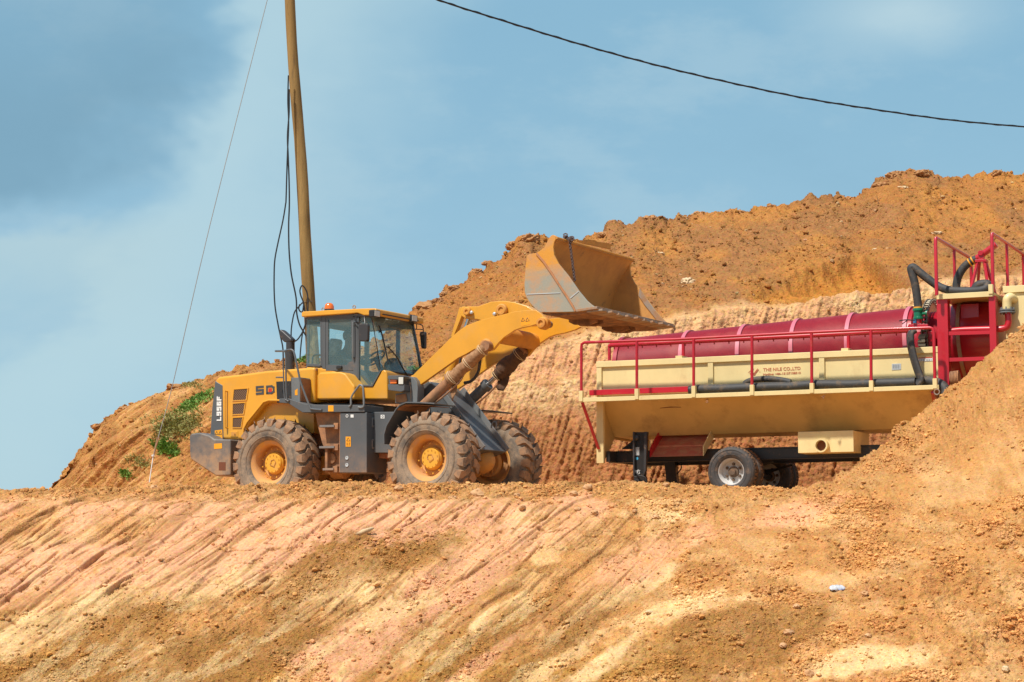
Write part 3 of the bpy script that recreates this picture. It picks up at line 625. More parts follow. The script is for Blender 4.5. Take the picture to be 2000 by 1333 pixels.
def scatter():
    rng = np.random.default_rng(3)
    G, n, c, px, py, loose, crest, right, front = EM
    vis = (px > -150) * (px < 2150) * (py < 1370) * (front > 0)
    clump = sst(fbm(G[..., 0] * 1.1, G[..., 2] * 1.8, 5, 201, .62), .02, .26) ** 1.5
    w = vis * (.015 + .8 * loose * (.10 + clump) + 1.8 * crest * (.15 + clump) + .8 * right * (.06 + clump))
    i = pick(G, w, 46000, rng); P = G.reshape(-1, 3)[i]; Nn = n.reshape(-1, 3)[i]; C = c.reshape(-1, 3)[i]
    P = P + rng.normal(0, .008, P.shape) * A(1, .3, .3)
    s = np.clip(.0064 * (1 - rng.random(len(i))) ** -.43, .005, .040)
    stones('soil_crumbs', P, Nn, s, C * 1.16, EarthS, 1, 1, 'loose crumbs of dry orange soil lying on the near bank', 'soil crumbs')
    G, n, c, px, py, row, west, face, upper = HI
    vis = (px > -50) * (px < 2100) * (row < 505) * (row > 6)
    clump = sst(fbm(G[..., 0] * .8, G[..., 2] * 1.2, 4, 211, .6), -.1, .2)
    w = vis * (upper * (1 - west) * (.15 + clump) + .10 * west + .05 + .7 * np.exp(-((row - 494) / 10.) ** 2))
    i = pick(G, w, 20000, rng); P = G.reshape(-1, 3)[i]; Nn = n.reshape(-1, 3)[i]; C = c.reshape(-1, 3)[i]
    s = np.clip(.010 * (1 - rng.random(len(i))) ** -.42, .009, .075)
    mx = rng.random(len(i))[:, None]
    C = np.where(mx > .92, C * .4 + A(.62, .46, .30) * .6, C * 1.0)
    stones('spoil_rubble', P, Nn, s, C, EarthH, 1, 2, 'broken stones and clods covering the brown spoil heap', 'rubble')
scatter()
def surf_pt(D, px, py):
    G = D[0]; PX, PY = D[3], D[4]; m = (PX - px) ** 2 + (PY - py) ** 2
    # take the nearest to the camera of the close candidates
    i = int(np.argmin(m + G[..., 1] * .02)); g = G.reshape(-1, 3)[i]; return Vector(g), Vector(D[1].reshape(-1, 3)[i]), D[2].reshape(-1, 3)[i]
# the plain below, out to the horizon
g = MB(); g.add([(-900, -300, 0), (900, -300, 0), (900, 1500, 0), (-900, 1500, 0)], [(0, 1, 2, 3)])
gm = mat('plain_earth', (.45, .25, .11), .95, dirt=(.30, .20, .09), amt=.5, scale=.05, bump=.3, bscale=3)
tag(g.build('ground', gm, recalc=False), kind='structure')
# ---------------------------------------------------------------- pole, wires, weeds, litter
def gpt(px, py, depth): return at(px, py, depth)
def pole_things():
    D = 43.6
    base = gpt(612, 745, D); top = gpt(548, -330, D)
    e = empty('utility_pole', base, 0, 'tall leaning round timber pole rising behind the yellow loader cab', 'utility pole')
    m = MB(); d = top - base; n = 24; pts = []; rad = []
    for i in range(n):
        t = i / (n - 1); w = Vector((.018 * math.sin(t * 7) + .012 * math.sin(t * 17 + 1), 0, 0)); pts.append(d * t + w)
        rad.append(.138 - .045 * t + .003 * math.sin(t * 40))
    pts = [Vector((0, 0, -.8)) + pts[0]] + pts; rad = [rad[0]] + rad
    m.tube(pts, rad, 20, jit=.012, seed=3); m.build('pole_shaft', Wood, e, sharp=60)
    m = MB()                                                 # twist of thin wire round the shaft
    c = gpt(603, 592, D) - base
    m.tube([c + Vector((math.cos(a) * .135, math.sin(a) * .135, .02 * math.cos(a + 1))) for a in np.linspace(0, 6.28, 20)], .004, 5); m.build('wire_tie', WireG, e)
    def cable(name, pts, r, label, cat, group=None, mt=Wire, depth=D - .25, sm=6, zf=Z8):
        q = [gpt(*zf(x, y), depth) for x, y in pts]; m = MB(); o0 = q[-1]; m.tube([p - o0 for p in q], r, 6, sm=sm)
        o = m.build(name, mt, loc=o0); return tag(o, label, cat, group)
    g = 'slack black cables hanging beside the pole'
    cable('hanging_cable', [(370, -1120), (365, -900), (372, -700), (360, -400), (350, -60), (345, 0), (322, 140), (278, 340), (252, 480), (246, 620), (247, 770), (256, 900), (280, 1040), (305, 1160), (322, 1250), (330, 1420)], .016,
          'longest black cable bowing left of the pole down behind the exhaust stack', 'cable', g)
    cable('hanging_cable', [(376, -1000), (376, -800), (362, -600), (368, -420), (376, -200), (378, 0), (372, 180), (376, 400), (395, 600), (430, 770), (440, 850), (442, 940), (466, 1040), (505, 1110), (530, 1150)], .017,
          'black cable hanging straight down just left of the pole to the cab roof', 'cable', g)
    cable('hanging_cable', [(395, 1200), (394, 1100), (405, 1010), (425, 930), (465, 880), (500, 848), (498, 900), (490, 930), (470, 925), (460, 900), (468, 865)], .015,
          'tangled black cable curling down left of the pole foot to the exhaust stack', 'cable', g)
    cable('hanging_cable', [(415, 1190), (450, 1170), (490, 1110), (515, 1050), (520, 1000), (510, 900), (497, 840), (478, 790), (470, 745), (485, 705), (505, 715), (530, 760), (540, 830), (538, 930)], .015,
          'black cable looped over the lower left side of the pole', 'cable', g)
    cable('hanging_cable', [(470, 1340), (478, 1230), (492, 1120), (516, 1040), (528, 980)], .015,
          'short black cable dropping behind the rear of the cab', 'cable', g)
    m = MB(); P = [gpt(x, y, d) for x, y, d in ((545, -90, 43.5), (522, 0, 43.5), (410, 440, 43.1), (340, 740, 42.9), (309, 855, 42.8))]
    o0 = gpt(292, 926, 42.8); m.tube([p - o0 for p in P], .0085, 5, sm=4)
    e2 = empty('stay_wire', o0, 0, 'thin steel stay wire running down to its anchor on the left slope', 'stay wire')
    m.build('wire', WireG, e2)
    m = MB(); a, b, c = gpt(309, 855, 42.8) - o0, gpt(299, 893, 42.8) - o0, gpt(292, 928, 42.8) - o0
    m.tube([a + Vector((.02, 0, 0)), a * .5 + b * .5, b], .016, 6); m.tube([a - Vector((.015, 0, 0)), b], .014, 6); m.build('turnbuckle', Steel, e2)
    m = MB(); m.tube([b, c + Vector((0, 0, -.15))], .012, 6); m.rev([(0, 0), (.03, .01), (.035, .04), (0, .05)], b, (0, 0, 1), 8); m.build('anchor_rod', WhiteP, e2)
    # overhead line crossing the sky
    P = [(700, -62), (850, -2), (980, 40), (1120, 83), (1260, 122), (1400, 156), (1560, 190), (1700, 213), (1850, 234), (2000, 248), (2200, 262), (2500, 268)]
    q = [gpt(x, y, 30 + (x - 850) * .006) for x, y in P]; m = MB(); pts = smooth_path([p - q[0] for p in q], 30); m.tube(pts, .0145, 6)
    m2 = MB(); pts2 = []
    for i, p in enumerate(pts): pts2.append(p + Vector((0, math.cos(i * .55) * .012, math.sin(i * .55) * .012)))
    m.tube(pts2, .009, 5)
    tag(m.build('overhead_cable', Wire, loc=q[0]), 'long black overhead cable sagging across the open sky', 'cable')
pole_things()
Leaf = mat('weed_leaf', (.15, .31, .04), .6, dirt=(.30, .34, .08), amt=.4, scale=9)
LeafB = mat('dry_weed_leaf', (.36, .36, .10), .7, dirt=(.40, .29, .12), amt=.5, scale=9)
def weed(name, px, py, w, h, n, material, label, D=HI, seed=0, cat='weeds', tall=.10, tilt=0):
    """patch of small leaves growing on the slope: w, h in photo pixels"""
    rng = random.Random(seed); c, nn, _ = surf_pt(D, px, py); m = MB()
    for i in range(n):
        a = rng.gauss(0, .42); b = rng.gauss(0, .42)
        if abs(a) > 1.1 or abs(b) > 1.1: continue
        p, nr, _ = surf_pt_fast(D, px + a * w / 2 + b * h * .55, py + b * h / 2 - a * tilt)
        if p is None: continue
        p = p + Vector((rng.gauss(0, .03), 0, rng.gauss(0, .03)))
        nr = nr.lerp(Vector((0, 0, 1)), .5).normalized()
        for k in range(6):
            d = (nr + Vector((rng.gauss(0, .6), rng.gauss(0, .6), rng.gauss(.1, .4)))).normalized(); s = d.cross(Vector((rng.random() - .5, rng.random() - .5, .2))).normalized()
            L = tall * rng.uniform(.3, 1.2); wd = L * rng.uniform(.06, .16); q = p - c + nr * .01
            tip = q + d * L + Vector((0, 0, -L * .25)); mid = q + d * L * .55
            m.add([q - s * wd * .3, q + s * wd * .3, mid + s * wd, tip, mid - s * wd], [(0, 1, 2, 3, 4)])
    o = m.build(name, material, loc=c, recalc=False); return tag(o, label, cat, kind='stuff')
_cache = {}
def surf_pt_fast(D, px, py):
    k = id(D)
    if k not in _cache:
        PX, PY = D[3], D[4]; H = {}; step = 4
        q = np.stack([(PX // step).reshape(-1), (PY // step).reshape(-1)], -1).astype(int); y = D[0][..., 1].reshape(-1); order = np.argsort(-y)
        for i in order: H[(q[i, 0], q[i, 1])] = i
        _cache[k] = (H, D[0].reshape(-1, 3), D[1].reshape(-1, 3))
    H, P, Nn = _cache[k]; i = H.get((int(px // 4), int(py // 4)))
    if i is None: return None, None, None
    return Vector(P[i]), Vector(Nn[i]), None
weed('weed_patch', 380, 788, 88, 20, 620, Leaf, 'ragged green strip of creeping weeds running up the slope to the loader grille', seed=1, tilt=26)
weed('weed_patch', 345, 830, 96, 52, 1100, LeafB, 'yellowish dry weeds on the slope between the two green clumps', seed=2, tilt=22)
weed('weed_patch', 325, 878, 42, 26, 260, Leaf, 'round tuft of green grass right of the stay wire anchor', seed=3, tall=.13)
weed('weed_patch', 248, 928, 18, 13, 70, Leaf, 'lone small green weed low on the left slope', seed=4)
weed('weed_patch', 372, 752, 60, 14, 150, LeafB, 'sparse olive weeds near the crest left of the loader', seed=5, tall=.07)
weed('weed_patch', 578, 713, 60, 14, 240, Leaf, 'green weeds on the hilltop behind the exhaust stack', seed=6, tall=.12)
weed('weed_patch', 815, 722, 40, 16, 140, Leaf, 'green weeds on the slope between cab and lift arm', seed=7)
weed('weed_patch', 275, 905, 50, 30, 160, LeafB, 'thin dry weeds around the foot of the stay wire', seed=8, tall=.07)

CLODM = mat('clod_earth', (.52, .27, .115), .95, dirt=(.62, .38, .20), amt=.6, scale=8, bump=.8, bscale=18)
CLODH = mat('hill_clod_earth', (.37, .175, .063), .95, dirt=(.44, .22, .085), amt=.6, scale=5, bump=.8, bscale=12)
def clod(px, py, r, D, material, label, group=None, squash=.75, seed=0, name='earth_clod', cat='clod'):
    p, nr, _ = surf_pt(D, px, py); v, f = ico(4 if r > .1 else 3); k = 1.3
    dsp = 1 + .55 * fbm(v[:, 0] * k + seed * 3.1, v[:, 1] * k + v[:, 2] * 1.9, 4, seed, .6) + .22 * fbm(v[:, 0] * 4 + v[:, 2] * 3, v[:, 1] * 4, 3, seed + 9, .6)
    rng = random.Random(seed); s = (rng.uniform(.95, 1.35), rng.uniform(.8, 1.1), squash)
    dsp = dsp + (.25 * fbm(v[:, 0] * 7, v[:, 1] * 7 + v[:, 2] * 5, 3, seed + 3, .6) if D is HI else 0)
    m = MB(); m.add([(a[0] * d * s[0] * r, a[1] * d * s[1] * r, a[2] * d * s[2] * r) for a, d in zip(v, dsp)], [tuple(q) for q in f])
    o = m.build(name, material, loc=p + (nr * r * .30 if D is EM else nr * r * .05 - Vector((0, 0, r * .35))), rot=(0, 0, rng.uniform(0, 6)), sharp=50, recalc=False); return tag(o, label, cat, group)
gc = 'dry clods along the lip of the bank'
CL = [(857, 972, .085, 'reddish clod at the left end of the row of clods'), (884, 976, .05, None), (905, 970, .06, None), (932, 974, .10, 'wide low clod in the middle of the row below the front wheel'), (951, 976, .12, 'largest pale clod in the row below the front wheel'),
      (985, 977, .075, None), (1010, 976, .05, None), (1085, 968, .08, None), (1105, 984, .07, None), (1120, 975, .06, None), (1135, 984, .085, 'pointed clod in the heap below the trailer tail'), (1128, 996, .05, None), (1148, 968, .07, None), (1160, 1008, .06, None), (1020, 997, .06, None),
      (778, 968, .07, 'round brown clod below the gap between the wheels'), (704, 984, .04, 'small pale flake of clay below the fuel tank'), (302, 961, .075, 'brown clod on the lip left of the counterweight'), (293, 965, .06, None), (201, 981, .035, None), (498, 980, .045, None), (627, 968, .035, None), (1280, 1012, .05, None), (1300, 960, .04, None),
      (1335, 985, .05, None), (1240, 1000, .04, None), (760, 975, .04, None), (640, 975, .035, None), (1555, 1190, .05, None), (1540, 1240, .06, None), (1690, 1165, .05, None), (1580, 1320, .07, None), (1697, 1248, .045, None), (1530, 1266, .05, None), (313, 1095, .035, None), (230, 1150, .03, None), (353, 1155, .03, None)]
ORD = ['first', 'second', 'third', 'fourth', 'fifth', 'sixth', 'seventh', 'eighth', 'ninth', 'tenth', 'eleventh', 'twelfth']
def clod_row(items, D, material, group, zones, noun, seed0, **k):
    """zones: (max photo x, min photo y, place); clods without a label of their own are told apart by place, counted from the left"""
    bins = {}
    for i, (x, y, r, lb) in enumerate(items):
        o = clod(x, y, r, D, material, lb or noun, group, seed=i + seed0, **k)
        if not lb:
            pl = next(t for mx, mn, t in zones if x < mx and y >= mn); bins.setdefault(pl, []).append((x, o))
    for pl, L in bins.items():
        L.sort(key=lambda t: t[0])
        for j, (x, o) in enumerate(L): o['label'] = (noun + ' ' + pl) if len(L) == 1 else '%s from left of the small %s %s' % (ORD[j], 'clods' if 'clod' in noun else 'lumps', pl)
clod_row(CL, EM, CLODM, gc, [(700, 1060, 'low on the left of the slope'), (1640, 1060, 'low on the slope left of the white bag'), (9999, 1060, 'low on the slope around the white bag'), (330, 0, 'on the lip left of the loader'), (660, 0, 'on the lip below the rear wheel'), (800, 0, 'on the lip below the fuel tank'), (960, 0, 'on the lip below the near front wheel'), (1060, 0, 'on the lip below the far front wheel'), (1200, 0, 'on the lip between loader and trailer'), (9999, 0, 'on the lip below the trailer')], 'small orange clod', 1)
gh = 'lumps of spoil on the crest of the heap'
CH = [(1750, 346, .30, 'tallest lump on the crest of the heap at upper right'), (1445, 422, .20, 'dark flat lump on the heap crest right of the bucket'), (1655, 388, .18, None), (1504, 402, .17, None), (1366, 428, .16, None), (1336, 434, .13, None), (1036, 468, .26, 'dark lump jutting from the crest just left of the bucket'), (1006, 480, .20, None),
      (1178, 454, .2, None), (1200, 444, .18, None), (838, 598, .30, 'brown lump on the crest right behind the cab roof'), (860, 590, .18, None), (890, 570, .16, None), (935, 538, .15, None), (345, 752, .22, 'brown lump on the left crest next to the stay wire'), (247, 801, .15, None), (196, 838, .12, None), (1850, 362, .16, None), (1905, 354, .2, None), (1948, 348, .18, None), (870, 580, .12, None), (960, 520, .13, None), (1268, 434, .2, None), (1800, 348, .22, None), (1724, 364, .2, None)]
clod_row(CH, HI, CLODH, gh, [(500, 0, 'on the left crest beside the stay wire'), (980, 0, 'on the crest behind the lift arm'), (1100, 0, 'on the crest left of the bucket'), (1300, 0, 'on the crest above the bucket'), (1600, 0, 'on the middle of the crest'), (1740, 0, 'on the crest where it steps up'), (9999, 0, 'on the crest at upper right')], 'brown lump of spoil', 60, squash=.6)
PaleR = mat('pale_rock', (.66, .50, .30), .85, dirt=(.5, .3, .14), amt=.4, scale=9, bump=.4)
clod(1761, 370, .17, HI, PaleR, 'flat pale stone below the crest at upper right', None, .35, 101, 'stone', 'stone')
clod(1345, 551, .22, HI, PaleR, 'pale ochre boulder set in the heap right of the bucket', None, .7, 102, 'boulder', 'boulder')
clod(1712, 486, .10, HI, PaleR, 'pale flat stone above the dug-out hollow', None, .35, 103, 'stone', 'stone')
clod(1830, 452, .15, HI, PaleR, 'pale stone left of the platform railing on the heap', None, .4, 104, 'stone', 'stone')
clod(1289, 489, .12, HI, PaleR, 'small pale stone on the heap just above the bucket edge', None, .5, 107, 'stone', 'stone')
clod(1965, 1308, .05, EM, PaleR, 'squarish cream stone at the lower right corner of the bank', None, .9, 105, 'stone', 'stone')
clod(1268, 1207, .045, EM, PaleR, 'small white chalky flake lying right of centre on the bank', None, .5, 106, 'stone', 'stone')
def litter():
    p, nr, _ = surf_pt(EM, 1637, 1152); m = MB(); n = 14; vs = []
    rng = random.Random(5)
    for i in range(n):
        for j in range(6):
            a = i / (n - 1) - .5; b = j / 5 - .5; env = (1 - (2 * a) ** 4) * .9 + .1
            vs.append((a * .24 + rng.gauss(0, .004), b * .11 * env, .012 + .030 * env * math.cos(b * 3) + .012 * math.sin(i * 2.1 + j * 1.7) + rng.gauss(0, .004)))
    fs = [(i * 6 + j, i * 6 + j + 1, (i + 1) * 6 + j + 1, (i + 1) * 6 + j) for i in range(n - 1) for j in range(5)]
    m.add(vs, fs); o = m.build('plastic_bag', PlasticB, loc=p + nr * .004, rot=(R(40), 0, 0), recalc=False, sharp=80)
    md = o.modifiers.new('solid', 'SOLIDIFY'); md.thickness = .003
    tag(o, 'crumpled white plastic bag lying on the bank at lower right', 'plastic bag')
    Tw = mat('dead_twig', (.20, .12, .06), .9)
    for px, py, a, L, lb in ((715, 1047, 25, .30, None), (178, 1262, 120, .22, 'thin dark twig standing out of the lower left bank'), (245, 1268, 10, .35, 'long thin twig lying across the lower left bank'), (1830, 398, 25, .55, 'dead branch lying on the heap at upper right'), (1716, 400, 100, .4, 'torn roots dangling from the heap crest'), (1280, 492, 70, .3, 'short pale stick on the heap right of the bucket')):
        D = HI if py < 600 else EM; p, nr, _ = surf_pt(D, px, py); m = MB(); rng = random.Random(px)
        d = Vector((math.cos(R(a)), -.1, math.sin(R(a)))); mid = d * L * .5 + Vector((rng.gauss(0, .02), -.02, rng.gauss(0, .03)))
        m2 = MB()
        if lb:
            r = .012 if D is HI else .004
            m.tube([Vector((0, 0, 0)) - d * L * .5, Vector((.01, -.02, .01)), d * L * .5], [r, r * .8, r * .4], 6, sm=5, jit=.2)
            for s in (-1, 1): m.tube([d * L * .1, d * L * .25 + Vector((-d.z, -.1, d.x)) * s * L * .2, d * L * .3 + Vector((-d.z, -.1, d.x)) * s * L * .32], [r * .7, r * .3], 5, sm=3)
            tag(m.build('twig', Tw, loc=p + nr * .02, recalc=False), lb, 'twig')
        else:
            m.add([(-.14, 0, -.03), (-.05, -.01, .03), (.10, 0, .07), (.13, 0, .05), (.02, .01, -.03), (-.06, 0, -.05)], [(0, 1, 2, 3, 4, 5)])
            o = m.build('clay_slab', PaleR, loc=p + nr * .035, recalc=False); md = o.modifiers.new('solid', 'SOLIDIFY'); md.thickness = .025; tag(o, 'cracked pale slab of clay prised up on the pink bank', 'clay slab')
litter()
# ---------------------------------------------------------------- the wheel loader
def loader():
    hub = at(835, 895, 36.5); th = 30.0
    fr = Frame((0, 0, 0), th); O = hub - fr.L * (-1.31) - Vector((0, 0, .80)); fr = Frame(O, th)
    E = empty('wheel_loader', O, -R(th), 'yellow wheel loader with raised bucket and dusty tyres parked in front of the hill', 'wheel loader')
    def S(pts, v, zf): return [fr.side(*zf(x, y), v) for x, y in pts]
    def s1(p, v, zf): return fr.side(*zf(*p), v)
    def P3(p, v, zf): u, w = fr.side(*zf(*p), v); return Vector((u, v, w))
    def pr(name, pts, zf, vm, v0, v1, m, bevel=.012, parent=None, seg=2, **k):
        """profile measured on the plane v=vm, solid from v0 to v1"""
        return MB().prism(S(pts, vm, zf), v0, v1).build(name, m, parent or E, bevel=bevel, seg=seg, **k)
    # ---- wheels
    def lug_tread(Rc, Rt, hw, n, seed):
        m = MB(); rng = random.Random(seed)
        for s in (-1, 1):
            for k in range(n):
                a0 = 2 * math.pi * (k + (.5 if s > 0 else 0)) / n; W0 = 2 * math.pi / n
                # across the tread: stations (axial, angular shift, radius, width share); the last two wrap down the shoulder
                st = [(.025, .52, Rt - .004, .62), (.10, .48, Rt, .66), (.17, .20, Rt, .66), (hw * .80, 0, Rt - .004, .70), (hw * .97, -.02, Rt - .028, .68), (hw * 1.01, -.02, Rt - .085, .64), (hw * .99, -.02, Rt - .15, .52)]
                vs = []; nn = len(st)
                for ax, sh, r, wd in st:
                    jr = rng.uniform(-.004, .004)
                    for rr, side in ((0, -1), (0, 1), (1, 1), (1, -1)):
                        a = a0 + (sh + side * wd / 2 * (1 if rr == 0 else 1.12)) * W0
                        if rr == 0: rad = r + jr; x = ax
                        else: rad = min(r, Rc) - .03 if ax < hw * .9 else r - .02; x = ax if ax < hw * .9 else ax - .055
                        vs.append((rad * math.cos(a), s * x, rad * math.sin(a)))
                fs = [(i * 4 + q, i * 4 + (q + 1) % 4, (i + 1) * 4 + (q + 1) % 4, (i + 1) * 4 + q) for i in range(nn - 1) for q in range(4)] + [(3, 2, 1, 0), tuple((nn - 1) * 4 + q for q in range(4))]
                m.add(vs, fs)
        return m
    YelH = mat('hub_cap_paint', (.72, .36, .03), .45, dirt=(.56, .29, .12), amt=.3, scale=6)
    def wheel(label=None):
        rimm = MB()   # rim barrel, closed profile, axis -y is outward
        rimm.rev([(.405, .235), (.425, .232), (.425, .222), (.395, .212), (.375, .20), (.352, .175), (.338, .10), (.325, -.10), (.35, -.20), (.40, -.235), (.425, -.235), (.425, -.245), (.39, -.25), (.335, -.205), (.308, -.10), (.318, .10), (.33, .175), (.352, .205)], (0, 0, 0), (0, -1, 0), 56, closed=True)
        rimm.rev([(.322, .00), (.322, -.03), (.15, -.04), (.15, .0), (.245, .01), (.27, .02)], (0, 0, 0), (0, -1, 0), 48, closed=True)
        w = rimm.build('wheel', YelR, E, sharp=28)
        t = MB(); t.rev([(.415, .255), (.45, .285), (.53, .305), (.62, .303), (.69, .285), (.735, .255), (.755, .20), (.762, .10), (.762, -.10), (.755, -.20), (.735, -.255), (.69, -.285), (.62, -.303), (.53, -.305), (.45, -.285), (.415, -.255), (.40, -.20), (.40, .20)], (0, 0, 0), (0, -1, 0), 72, closed=True)
        for r, a in ((.475, .296), (.585, .306), (.60, .3055)): t.rev([(r, a), (r + .004, a + .006), (r + .012, a + .006), (r + .016, a)], (0, 0, 0), (0, -1, 0), 72, closed=True)
        t.build('tyre', Rub, w, sharp=50)
        lug_tread(.76, .81, .30, 22, 3).build('tread', RubT, w, bevel=.006, seg=1, sharp=30)
        h = MB(); h.rev([(0, .0), (.205, .0), (.205, .03), (.200, .048), (.190, .052), (.185, .075), (.172, .092), (0, .096)], (0, 0, 0), (0, -1, 0), 44)
        for k in range(12):
            a = k * math.pi / 6; c = Vector((.262 * math.cos(a), -.040, .262 * math.sin(a))); h.rev([(0, 0), (.014, 0), (.014, .014), (0, .014)], c, (0, -1, 0), 6)
        for k in range(12):
            a = k * math.pi / 6 + .2; c = Vector((.15 * math.cos(a), -.099, .15 * math.sin(a))); h.rev([(0, 0), (.008, 0), (.008, .012), (0, .012)], c, (0, -1, 0), 6)
        hb = h.build('hub', YelH, w, sharp=30, loc=(0, -.03, 0))
        g = MB()                                                         # cast line mark on the hub cap
        pp = [(-.06, -.105, .05), (.0, -.106, .075), (.07, -.105, .02), (.015, -.106, -.06), (-.03, -.106, -.02), (-.055, -.105, -.02)]
        for a, b in zip(pp, pp[1:] + pp[:1]): g.beam(a, b, .006, .008, up=(0, 1, 0))
        g.build('cast_mark', YelD, hb)
        return w
    w = wheel(); w.location = (0, -1.10, .8); w.rotation_euler = (0, R(23), 0)
    for u, v, rz, ry in ((-3.39, -1.10, 0, 77), (0, 1.10, 180, 40), (-3.39, 1.10, 180, 5)):
        c = copy_tree(w, E); c.location = (u, v, .8); c.rotation_euler = (0, R(ry), R(rz))
    # ---- axles
    for u in (0, -3.39):
        m = MB(); m.rev([(.12, -.95), (.14, -.5), (.17, -.42), (.19, -.28), (.30, -.2), (.33, 0), (.30, .2), (.19, .28), (.17, .42), (.14, .5), (.12, .95)], (u, 0, .8), (0, 1, 0), 24)
        m.rev([(.10, .2), (.22, .25), (.24, .34), (.20, .44), (.16, .50), (.07, .56)], (u, 0, .8), (1 if u == 0 else -1, 0, 0), 20)
        for s in (-1, 1):
            m.box((u - .17, s * .62 - .12, .86), (u + .17, s * .62 + .12, 1.1))
            m.rev([(.24, 0), (.26, .03), (.26, .10), (.2, .14)], (u, s * .72, .8), (0, s, 0), 20)
            for k in range(4): m.cyl((u + (-.12 if k < 2 else .12), s * .62 + (-.08 if k % 2 else .08), .6), (u + (-.12 if k < 2 else .12), s * .62 + (-.08 if k % 2 else .08), 1.16), .02, 8)
        m.build('axle', YelD, E, bevel=.015)
    m = MB(); m.cyl((-3.1, 0, .78), (-1.75, 0, .95), .06, 14); m.cyl((-1.7, 0, .95), (-.3, 0, .82), .06, 14)
    for u in (-2.9, -1.85, -1.6, -.5): m.rev([(.06, -.05), (.11, -.04), (.11, .04), (.06, .05)], (u, 0, .95 if u > -1.9 and u < -1.5 else .85), (1, 0, 0), 14)
    m.build('drive_shaft', RedF, E)
    # ---- rear frame, counterweight, bonnet
    MB().prism([(-4.9, .95), (-1.75, .78), (-1.35, .85), (-1.35, 1.45), (-4.9, 1.55)], -.42, .42).build('rear_frame', Rust, E, bevel=.02)
    m = MB(); m.rev([(.12, 0), (.2, .03), (.2, .3), (.12, .34)], (-2.6, -.45, .72), (1, 0, 0), 20); m.box((-2.75, -.62, .6), (-2.15, -.3, .95)); m.rev([(.1, 0), (.14, .02), (.14, .12), (.1, .15)], (-1.9, -.62, .72), (0, -1, 0), 20)
    m.build('gearbox', YelD, E, bevel=.02)
    vb = -.80
    cwp = [(63, 950), (75, 934), (128, 928), (190, 946), (222, 968), (325, 970), (325, 1200), (232, 1203), (72, 1098), (66, 1060)]
    m = MB(); cw = S(cwp, -1.12, Z1); m.prism(cw, -1.12, 1.12); cwo = m.build('counterweight', GryC, E, bevel=.035, seg=3)
    sq = S([(252, 1115), (295, 1115), (295, 1167), (252, 1167)], -1.12, Z1); MB().prism(sq, -1.1235, -1.11).build('pin_hole', BrownIn, cwo)
    MB().prism(S([(222, 998), (272, 995), (272, 1028), (222, 1032)], -1.12, Z1), -1.125, -1.11).build('reflector', Orange, cwo)
    # bonnet body with a rounded top edge
    hood = [(238, 968), (222, 790), (228, 600), (236, 582), (258, 572), (420, 553), (560, 534), (700, 524), (860, 512), (860, 737), (575, 737), (545, 745), (443, 870), (424, 905), (415, 972)]
    ho = pr('bonnet', hood, Z1, vb, vb, -vb, Yel, bevel=.05, seg=4)
    pr('bonnet_inner_panel', [(380, 960), (400, 850), (560, 700), (855, 700), (855, 930), (380, 972)], Z1, vb + .13, vb + .13, -vb - .13, Yel, bevel=.01)
    # raised lip round the arch
    m = MB(); L_ = S([(412, 972), (416, 905), (436, 866), (540, 738), (572, 728), (700, 730)], vb, Z1)
    m.sheet(L_, vb - .03, vb + .12, .035); m.build('wheel_arch', Yel, E, bevel=.012)
    # grey rear corner panel
    pr('rear_corner_panel', [(197, 945), (207, 790), (228, 600), (275, 627), (281, 967), (218, 967)], Z1, vb - .006, vb - .008, vb + .3, Gry, bevel=.012)
    pr('warning_sticker', [(224, 914), (271, 908), (273, 966), (226, 968)], Z1, vb - .02, vb - .012, vb - .004, Orange, bevel=0)
    m = MB()
    for x in (238, 260): 
        q = [P3(p, vb - .014, Z1) for p in ((x - 10, 940), (x + 9, 938), (x, 918))]
        for a, b in zip(q, q[1:] + q[:1]): m.beam(a, b, .006, .005, up=(0, 1, 0))
    m.beam(P3((232, 955), vb - .014, Z1), P3((246, 954), vb - .014, Z1), .02, .012, up=(0, 1, 0)); m.build('sticker_print', GreyV, E)
    # block lettering drawn as strokes
    GL = {'L': [[(0, 1), (0, 0), (1, 0)]], '9': [[(1, .55), (0, .55), (0, 1), (1, 1), (1, 0), (0, 0)]], '5': [[(1, 1), (0, 1), (0, .55), (1, .55), (1, 0), (0, 0)]],
          '6': [[(1, 1), (0, 1), (0, 0), (1, 0), (1, .55), (0, .55)]], 'F': [[(0, 0), (0, 1), (1, 1)], [(0, .5), (.85, .5)]], 'S': [[(1, 1), (0, 1), (0, .5), (1, .5), (1, 0), (0, 0)]],
          'D': [[(0, 0), (0, 1), (.7, 1), (1, .8), (1, .2), (.7, 0), (0, 0)]], 'G': [[(1, .8), (1, 1), (0, 1), (0, 0), (1, 0), (1, .45), (.55, .45)]]}
    def stroke_text(txt, quad, v, width, gap, material, name, parent=E, th=.006, nrm=(0, -1, 0), pts3=None):
        """quad: (baseline start, baseline end, top of the start) as 3-D points"""
        a, b, c = quad; ex = b - a; ey = c - a; n = len(txt); cw_ = 1 / (n + gap * (n - 1)); m = MB(); L0 = ey.length
        for i, ch in enumerate(txt):
            x0 = i * cw_ * (1 + gap)
            for st in GL[ch]:
                for (p, q) in zip(st, st[1:]):
                    hw = width / L0 / 2; hwx = width / ex.length / 2
                    def M(t): return a + ex * (x0 + hwx + t[0] * (cw_ - 2 * hwx)) + ey * (hw + t[1] * (1 - 2 * hw))
                    A_, B_ = M(p), M(q); d = (B_ - A_).normalized() * width * .49; nv = Vector(nrm)
                    s = d.cross(nv).normalized() * width / 2; A_ = A_ - d; B_ = B_ + d
                    lift = nv * (.0006 * (len(m.v) // 8 % 5))
                    m.plate([A_ - s + lift, B_ - s + lift, B_ + s + lift, A_ + s + lift], nv, th)
        return m.build(name, material, parent)
    v_ = vb - .012
